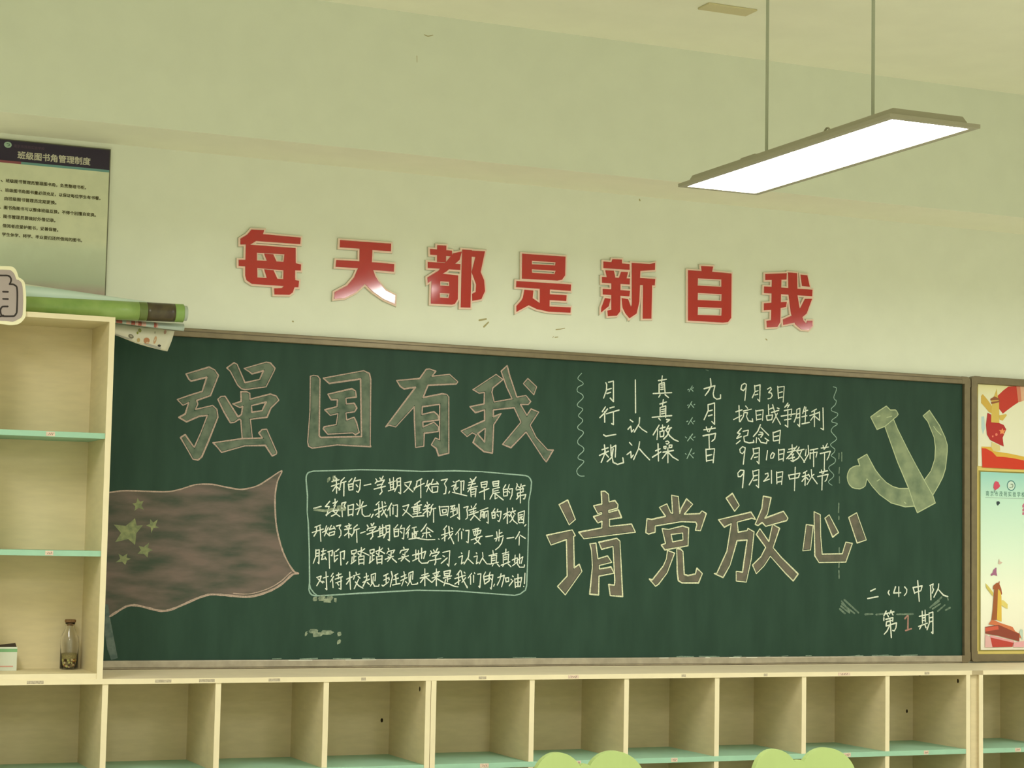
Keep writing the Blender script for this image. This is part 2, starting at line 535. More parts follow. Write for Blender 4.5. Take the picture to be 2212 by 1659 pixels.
# ---------------------------------------------------------------- tall cabinet on the worktop
TX0, TX1, TZ = -0.4030, -0.0013, 2.1545
TB = -0.205
tc = thing('tall_cabinet', 'tall open pale wood cabinet with two green shelves standing on the worktop at the left', 'cabinet', (TX1, FY, ZT))
for x in (TX0, TX1-TH):
    sp = bx(x, x+TH, FY+0.001, TB+0.006, ZT, TZ-0.001).build('side_panel', wood_m, tc)
    bx(x, x+TH, FY, FY+0.001, ZT, TZ-0.001).build('edge_strip', edge_m, sp)
tp = bx(TX0+TH, TX1-TH, FY+0.001, TB, TZ-0.0175, TZ-0.0005).build('top_board', wood_m, tc)
bx(TX0+TH, TX1-TH, FY, FY+0.001, TZ-0.0175, TZ-0.0005).build('edge_strip', edge_m, tp)
bt = bx(TX0+TH, TX1-TH, FY+0.004, TB, ZT, 0.968).build('bottom_board', wood_m, tc)
bx(TX0+TH, TX1-TH, FY+0.003, FY+0.004, ZT, 0.968).build('edge_strip', edge_m, bt)
bx(TX0+TH, TX1-TH, TB, TB+0.006, ZT, TZ-0.001).build('back_panel', wood_m, tc)
for z0, z1, a, b in ((1.7445, 1.7630, -0.216, -0.187), (1.3530, 1.3715, -0.204, -0.178)):
    s = bx(TX0+TH, TX1-TH, FY+0.003, TB, z0, z1).build('shelf', green_m, tc, bevel=0.0008)
    stickers(s, [(a, b)], z0+0.002, z1-0.002, FY+0.003)

# bottle on the cabinet floor
gl = bpy.data.materials.new('clear_glass')
gl.use_nodes = True
g = gl.node_tree.nodes['Principled BSDF']
g.inputs['Transmission Weight'].default_value = 1.0
g.inputs['Roughness'].default_value = 0.02
g.inputs['IOR'].default_value = 1.45
g.inputs['Base Color'].default_value = (1, 1, 1, 1)
BO = (-0.0680, -0.2480, 0.9682)
bo = thing('glass_bottle', 'small clear glass bottle with a cork, part filled with seeds, inside the tall cabinet', 'bottle', BO)
prof = [(0.001, 0.0), (0.028, 0.0), (0.0305, 0.003), (0.0305, 0.100), (0.029, 0.110), (0.018, 0.134), (0.0145, 0.140), (0.0145, 0.152), (0.0165, 0.154), (0.0165, 0.158), (0.0125, 0.158), (0.0125, 0.140), (0.016, 0.132), (0.0265, 0.109), (0.0285, 0.099), (0.0285, 0.004), (0.001, 0.0035)]
MB().lathe(BO, prof, 28).build('bottle_glass', gl, bo, smooth=True)
MB().lathe(BO, [(0.0, 0.147), (0.0118, 0.147), (0.0122, 0.158), (0.0185, 0.1585), (0.0190, 0.166), (0.017, 0.168), (0.0, 0.168)], 20).build('cork', mat('cork', (0.26, 0.15, 0.07), 0.9, 0.1, var=0.3, scale=200), bo)
MB().lathe(BO, [(0.0, 0.0045), (0.0200, 0.0045), (0.0200, 0.034), (0.0278, 0.036), (0.0278, 0.050), (0.0, 0.050)], 24).build('fine_grain', mat('olive_grain', (0.50, 0.43, 0.18), 0.9, 0.1, var=0.4, scale=300), bo)
sc = [(0.85, 0.80, 0.20), (0.45, 0.18, 0.05), (0.12, 0.06, 0.02), (0.80, 0.78, 0.30), (0.85, 0.68, 0.40)]
for ci, c in enumerate(sc):
    mb = MB()
    for k in range(26):
        a = rnd.random()*6.283
        z = 0.008+0.026*rnd.random()
        x, y = BO[0]+0.0240*math.cos(a), BO[1]+0.0240*math.sin(a)
        r = 0.0042
        mb.lathe((x, y, BO[2]+z), [(0.0002, -r), (r*0.8, -r*0.6), (r, 0), (r*0.8, r*0.6), (0.0002, r)], 7)
    o = mb.build('seeds', mat('seed_%s' % 'abcde'[ci], c, 0.6, 0.3), bo)
    o['kind'] = 'stuff'

# small carton at the left
cx1, cy, cz = -0.2515, -0.30, 0.9682
ca = thing('small_carton', 'small white carton with a green stripe and an open dark flap, inside the tall cabinet', 'box', (cx1-0.05, cy, cz))
bx(cx1-0.095, cx1, cy, cy+0.05, cz, cz+0.078).build('carton_body', mat('carton_white', (0.62, 0.66, 0.55), 0.6, 0.3), ca)
bx(cx1-0.095, cx1, cy-0.0006, cy, cz+0.062, cz+0.072).build('green_stripe', mat('carton_green', (0.20, 0.42, 0.20), 0.6, 0.3), ca)
bx(cx1-0.095, cx1-0.012, cy-0.0006, cy, cz+0.012, cz+0.016).build('red_line', mat('carton_red', (0.62, 0.35, 0.28), 0.6, 0.3), ca)
fl = MB()
fl.v = [(cx1-0.095, cy+0.002, cz+0.078), (cx1-0.002, cy+0.002, cz+0.078), (cx1-0.002, cy+0.03, cz+0.090), (cx1-0.095, cy+0.03, cz+0.080),
        (cx1-0.095, cy+0.003, cz+0.0772), (cx1-0.002, cy+0.003, cz+0.0772), (cx1-0.002, cy+0.031, cz+0.0892), (cx1-0.095, cy+0.031, cz+0.0792)]
fl.f = [(0, 1, 2, 3), (7, 6, 5, 4), (0, 4, 5, 1), (1, 5, 6, 2), (2, 6, 7, 3), (3, 7, 4, 0)]
fl.build('open_flap', mat('dark_flap', (0.06, 0.045, 0.03), 0.8, 0.2), ca)

# ---------------------------------------------------------------- sign cut-out on the cabinet corner
SG = """-782,4592 -748,4595 -710,4596 -696,4593 -684,4586 -674,4574 -666,4558 -656,4529 -644,4522 -629,4513 -620,4502 -614,4491 -606,4441 -601,4382 -600,4323 -600,4279 -605,4261 -613,4249 -624,4235 -638,4223 -655,4216 -672,4212 -704,4209 -739,4213 -767,4214
-781,4569 -721,4571 -706,4567 -695,4559 -686,4549 -681,4539 -670,4513 -658,4510 -646,4503 -637,4493 -632,4480 -627,4454 -621,4381 -621,4292 -624,4274 -631,4262 -642,4253 -654,4246 -682,4232 -725,4234 -768,4233
-780,4530 -751,4532 -728,4533 -716,4529 -709,4522 -704,4508 -706,4493 -712,4477
-713,4478 -691,4478 -677,4472 -668,4465 -664,4452 -660,4408 -659,4305 -664,4285 -672,4273 -683,4268 -743,4264 -754,4269 -761,4279 -765,4298 -763,4312 -756,4323 -746,4328 -719,4330
-753,4425 -721,4426
-751,4378 -719,4379
-769,4260 -756,4264 -745,4270""".split('\n')
sg = thing('cloud_sign', 'lavender cloud-shaped cut-out sign with a cream rim and a bubble character, on the cabinet corner', 'sign', (-0.33, -0.49, 2.15))
def leftward(lp):
    # complete the part beyond the picture edge with a plain rounded side
    return lp+[(-0.43, lp[-1][1]), (-0.455, lp[-1][1]+0.03), (-0.455, lp[0][1]-0.03), (-0.43, lp[0][1])]
MB().prism([leftward(catmull(H(SG[0]), 3))], -0.4935, -0.482).build('rim', mat('cream_foam', (0.80, 0.76, 0.52), 0.6, 0.3), sg)
MB().prism([leftward([(x, z) for x, z in catmull(H(SG[1]), 3)])], -0.4948, -0.4935).build('face', mat('lavender_print', (0.37, 0.31, 0.29), 0.6, 0.3), sg)
mb = MB()
for k, s in enumerate(SG[2:]):
    mb.ribbon(catmull(H(s), 3), 0.0056, -0.4953, 0.04)
o = mb.build('bubble_character', mat('black_print', (0.03, 0.022, 0.018), 0.6, 0.3), sg)

# ---------------------------------------------------------------- rolled posters on the cabinet
def rollmesh(p0, p1, r0, r1, segs, mats, name, par, squash=1.0, turns=1.35):
    """a loosely rolled sheet: spiral cross-section, segs = list of (t0, t1, material)"""
    p0, p1 = Vector(p0), Vector(p1)
    d = (p1-p0).normalized()
    e1 = d.cross(Vector((0, 0, 1))).normalized()
    e2 = e1.cross(d)
    n = 56
    for t0, t1, m, nm in segs:
        mb = MB()
        K = 6
        for i in range(K+1):
            t = t0+(t1-t0)*i/K
            c = p0.lerp(p1, t)
            r = r0+(r1-r0)*t
            for k in range(n+1):
                a = -2.2+turns*2*math.pi*k/n
                rr = r*(1.0-0.14*k/n)
                mb.v.append(tuple(c+e1*math.cos(a)*rr+e2*math.sin(a)*rr*squash))
        for i in range(K):
            for k in range(n):
                a = i*(n+1)+k
                mb.f.append((a, a+1, a+n+2, a+n+1))
        o = mb.build(nm, m, par, smooth=True)
        s = o.modifiers.new('thick', 'SOLIDIFY')
        s.thickness = 0.0008
r1t = thing('rolled_poster', 'rolled poster printed green and dark brown, lying on top of the tall cabinet', 'poster', (-0.1, -0.30, TZ))
gm = mat('roll_green', (0.29, 0.42, 0.12), 0.3, 0.5, col2=(0.20, 0.33, 0.08), scale=14, detail=6)
gm2 = mat('roll_olive', (0.12, 0.17, 0.04), 0.3, 0.5)
bm_ = mat('roll_brown', (0.050, 0.033, 0.018), 0.3, 0.5, col2=(0.085, 0.07, 0.03), scale=30)
gm3 = mat('roll_leaf', (0.22, 0.36, 0.09), 0.3, 0.5)
rollmesh((-0.43, -0.305, 2.1895), (0.273, -0.30, 2.2040), 0.0345, 0.0325,
         [(0, 0.775, gm, 'green_print'), (0.775, 0.815, gm2, 'olive_print'), (0.815, 0.955, bm_, 'brown_print'), (0.955, 1.0, gm3, 'leaf_print')], None, '', r1t)
r2t = thing('rolled_poster', 'pale blue and white rolled poster behind the green one on the tall cabinet', 'poster', (-0.1, -0.225, TZ))
rollmesh((-0.43, -0.190, 2.2265), (0.19, -0.208, 2.2140), 0.0715, 0.0320,
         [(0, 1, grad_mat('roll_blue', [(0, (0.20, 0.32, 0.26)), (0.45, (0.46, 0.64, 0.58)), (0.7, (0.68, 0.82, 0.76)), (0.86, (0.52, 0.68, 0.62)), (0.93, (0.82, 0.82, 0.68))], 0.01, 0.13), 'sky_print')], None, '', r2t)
def sheet(nm, lab, top, bot, ytop, ybot, m, n=10, loc=None):
    """curved hanging sheet between two edge curves"""
    t = thing(nm, lab, 'poster', (top[0][0], ytop, top[0][1]), 'loose posters drooping off the tall cabinet')
    A, B = catmull(top, 4), catmull(bot, 4)
    def samp(c, u):
        L = [0]
        for i in range(1, len(c)):
            L.append(L[-1]+math.hypot(c[i][0]-c[i-1][0], c[i][1]-c[i-1][1]))
        q = u*L[-1]
        for i in range(1, len(c)):
            if q <= L[i]+1e-9:
                s = (q-L[i-1])/max(L[i]-L[i-1], 1e-9)
                return (c[i-1][0]+(c[i][0]-c[i-1][0])*s, c[i-1][1]+(c[i][1]-c[i-1][1])*s)
        return c[-1]
    mb = MB()
    K = 14
    for i in range(K+1):
        a, b = samp(A, i/K), samp(B, i/K)
        for j in range(n+1):
            v = j/n
            y = ytop+(ybot-ytop)*v-0.010*math.sin(math.pi*v)
            mb.v.append((a[0]+(b[0]-a[0])*v, y, a[1]+(b[1]-a[1])*v))
    for i in range(K):
        for j in range(n):
            q = i*(n+1)+j
            mb.f.append((q, q+1, q+n+2, q+n+1))
    o = mb.build('paper', m, t, smooth=True)
    s = o.modifiers.new('thick', 'SOLIDIFY')
    s.thickness = 0.0007
    return t, (lambda u, v: (lambda a, b: (a[0]+(b[0]-a[0])*v, ytop+(ybot-ytop)*v-0.010*math.sin(math.pi*v)-0.0012, a[1]+(b[1]-a[1])*v))(samp(A, u), samp(B, u)))
def blob(par, f, pts, m, nm):
    mb = MB()
    mb.quad(*[f(u, v) for u, v in pts])
    mb.build(nm, m, par)
t1, f1 = sheet('loose_poster', 'pale grey-blue poster with red lettering drooping under the green roll', [(-0.06, 2.172), (0.10, 2.172), (0.291, 2.172)], [(-0.06, 2.1565), (0.0475, 2.158), (0.159, 2.151), (0.288, 2.1445)], -0.250, -0.262, mat('sheet_grey', (0.42, 0.50, 0.44), 0.4, 0.4))
rp_ = mat('sheet_red', (0.36, 0.10, 0.07), 0.5, 0.3)
rq_ = mat('sheet_pink', (0.62, 0.38, 0.31), 0.5, 0.3)
for a, b, m in ((0.31, 0.37, rp_), (0.41, 0.45, rq_), (0.46, 0.50, rp_), (0.505, 0.53, rq_), (0.53, 0.565, rp_), (0.57, 0.61, rq_), (0.69, 0.715, rp_), (0.718, 0.73, rq_)):
    mb = MB()
    for q in range(6):
        v0, v1 = 0.10+q*0.14, 0.10+(q+1)*0.14
        mb.quad(f1(a, v0), f1(a, v1), f1(b, v1), f1(b, v0))
    mb.build('red_lettering', m, t1)
t2, f2 = sheet('loose_poster', 'white poster with small drawings hanging lowest beside the tall cabinet', [(-0.04, 2.1575), (0.02, 2.166), (0.059, 2.1655), (0.1595, 2.158), (0.2705, 2.1500)], [(-0.02, 2.140), (0.0595, 2.122), (0.141, 2.0955), (0.235, 2.0765), (0.2460, 2.0755)], -0.200, -0.205, mat('sheet_white', (0.60, 0.58, 0.45), 0.4, 0.4))
def ell(u, v, a, b, n=10):
    return [(u+a*math.cos(k*6.283/n), v+b*math.sin(k*6.283/n)) for k in range(n)]
for u, v, a, b, c in ((0.50, 0.72, 0.035, 0.13, (0.16, 0.15, 0.10)), (0.50, 0.70, 0.018, 0.06, (0.36, 0.33, 0.24)), (0.60, 0.25, 0.020, 0.12, (0.30, 0.31, 0.10)), (0.575, 0.42, 0.012, 0.08, (0.22, 0.25, 0.05)),
                      (0.70, 0.72, 0.038, 0.16, (0.42, 0.19, 0.09)), (0.72, 0.82, 0.02, 0.06, (0.55, 0.42, 0.28)), (0.80, 0.60, 0.016, 0.2, (0.50, 0.30, 0.15)), (0.87, 0.82, 0.022, 0.055, (0.03, 0.03, 0.02)),
                      (0.78, 0.22, 0.010, 0.07, (0.40, 0.38, 0.28)), (0.895, 0.12, 0.016, 0.11, (0.40, 0.25, 0.19)), (0.60, 0.80, 0.02, 0.12, (0.46, 0.34, 0.14))):
    blob(t2, f2, ell(u, v, a, b), mat('drawing_%d_%d' % (u*100, v*100), c, 0.5, 0.3), 'drawing')
blob(t2, f2, [(0.22, 0.90), (0.90, 0.88), (0.90, 0.99), (0.22, 0.99)], mat('drawing_strip', (0.36, 0.36, 0.31), 0.5, 0.3), 'drawing')
rollmesh((0.10, -0.3015, 2.2010), (0.286, -0.2997, 2.2043), 0.0265, 0.0265, [(0, 1, mat('roll_grey', (0.48, 0.55, 0.47), 0.4, 0.4), 'inner_sheet')], None, '', r1t)

# ---------------------------------------------------------------- poster on the wall
po = thing('wall_poster', 'framed library rules poster with a navy header on the wall above the tall cabinet', 'poster', (-0.139, 0, 2.22))
px0, px1, pz0, pz1 = -0.340, 0.0622, 2.215, 2.8155
bx(px0, px1, -0.010, -0.001, pz0, pz1).build('backing', alu_m, po, bevel=0.001)
bx(px0+0.004, px1-0.004, -0.0110, -0.010, pz0+0.004, pz1-0.004).build('sheet', grad_mat('poster_print', [(0.0, (0.28, 0.19, 0.16)), (0.14, (0.42, 0.35, 0.29)), (0.20, (0.44, 0.50, 0.36)), (0.42, (0.60, 0.66, 0.50)), (0.5, (0.70, 0.72, 0.53))], 0.0, 0.52, noise=0.25, nscale=14, ncol=(0.48, 0.52, 0.38)), po)
bx(px0+0.004, px1-0.004, -0.0116, -0.0110, 2.7385, pz1-0.004).build('header_band', navy_m, po)
bx(px0+0.004, -0.255, -0.0116, -0.0110, 2.7300, 2.7385).build('red_stripe', mat('poster_maroon', (0.26, 0.07, 0.09), 0.4, 0.4), po)
bx(-0.255, px1-0.004, -0.0116, -0.0110, 2.7300, 2.7385).build('teal_stripe', mat('poster_teal', (0.15, 0.32, 0.31), 0.4, 0.4), po)
mb = MB()
mb.quad(*[(-0.3035+0.0135*math.cos(a), -0.0119, 2.7950+0.0110*math.sin(a)) for a in [k*math.pi/12 for k in range(24)]])
em = mb.build('school_emblem', mat('poster_mint', (0.36, 0.50, 0.40), 0.5, 0.3), po)
mb = MB()
mb.ribbon([(-0.307, 2.799), (-0.299, 2.798), (-0.298, 2.793), (-0.304, 2.790)], 0.003, -0.0122)
mb.build('emblem_mark', mat('poster_leaf', (0.10, 0.17, 0.12), 0.5, 0.3), em)
text_mb('南京市茂苑实验学校', -0.283, -0.175, 2.7885, -0.0119, 0.01).build('school_name', mat('poster_dim', (0.10, 0.055, 0.09), 0.5, 0.3), po)
text_mb('班级图书角管理制度', -0.268, -0.011, 2.7515, -0.0119, 0.024).build('title_text', mat('poster_text_white', (0.55, 0.52, 0.42), 0.5, 0.3), po)
dk = mat('poster_text_dark', (0.075, 0.065, 0.02), 0.6, 0.2)
rows = [('1、', '班级图书管理员管理图书角，负责整理书柜。', -0.306, -0.0225, 2.6615), ('2、', '班级图书角图书量必须充足，以保证每位学生有书看。', -0.3065, 0.030, 2.6275),
        ('', '由班级图书管理员定期更换。', -0.308, -0.126, 2.5975), ('3、', '图书角图书可以整体班级互换，不得个别擅自变换。', -0.3085, 0.016, 2.5655),
        ('4、', '图书管理员要做好外借记录。', -0.309, -0.127, 2.5335), ('5、', '借阅者应爱护图书，妥善保管。', -0.3105, -0.116, 2.5005), ('6、', '学生休学、转学、毕业要归还所借阅的图书。', -0.311, -0.030, 2.4695)]
for n_, s_, a, b, z in rows:
    o = text_mb(s_, a, b, z, -0.0116, 0.022, 0.95).build('text_line', dk, po)
    if n_:
        text_mb(n_, a-0.0255, a-0.010, z, -0.0116, 0.012).build('line_number', dk, o)

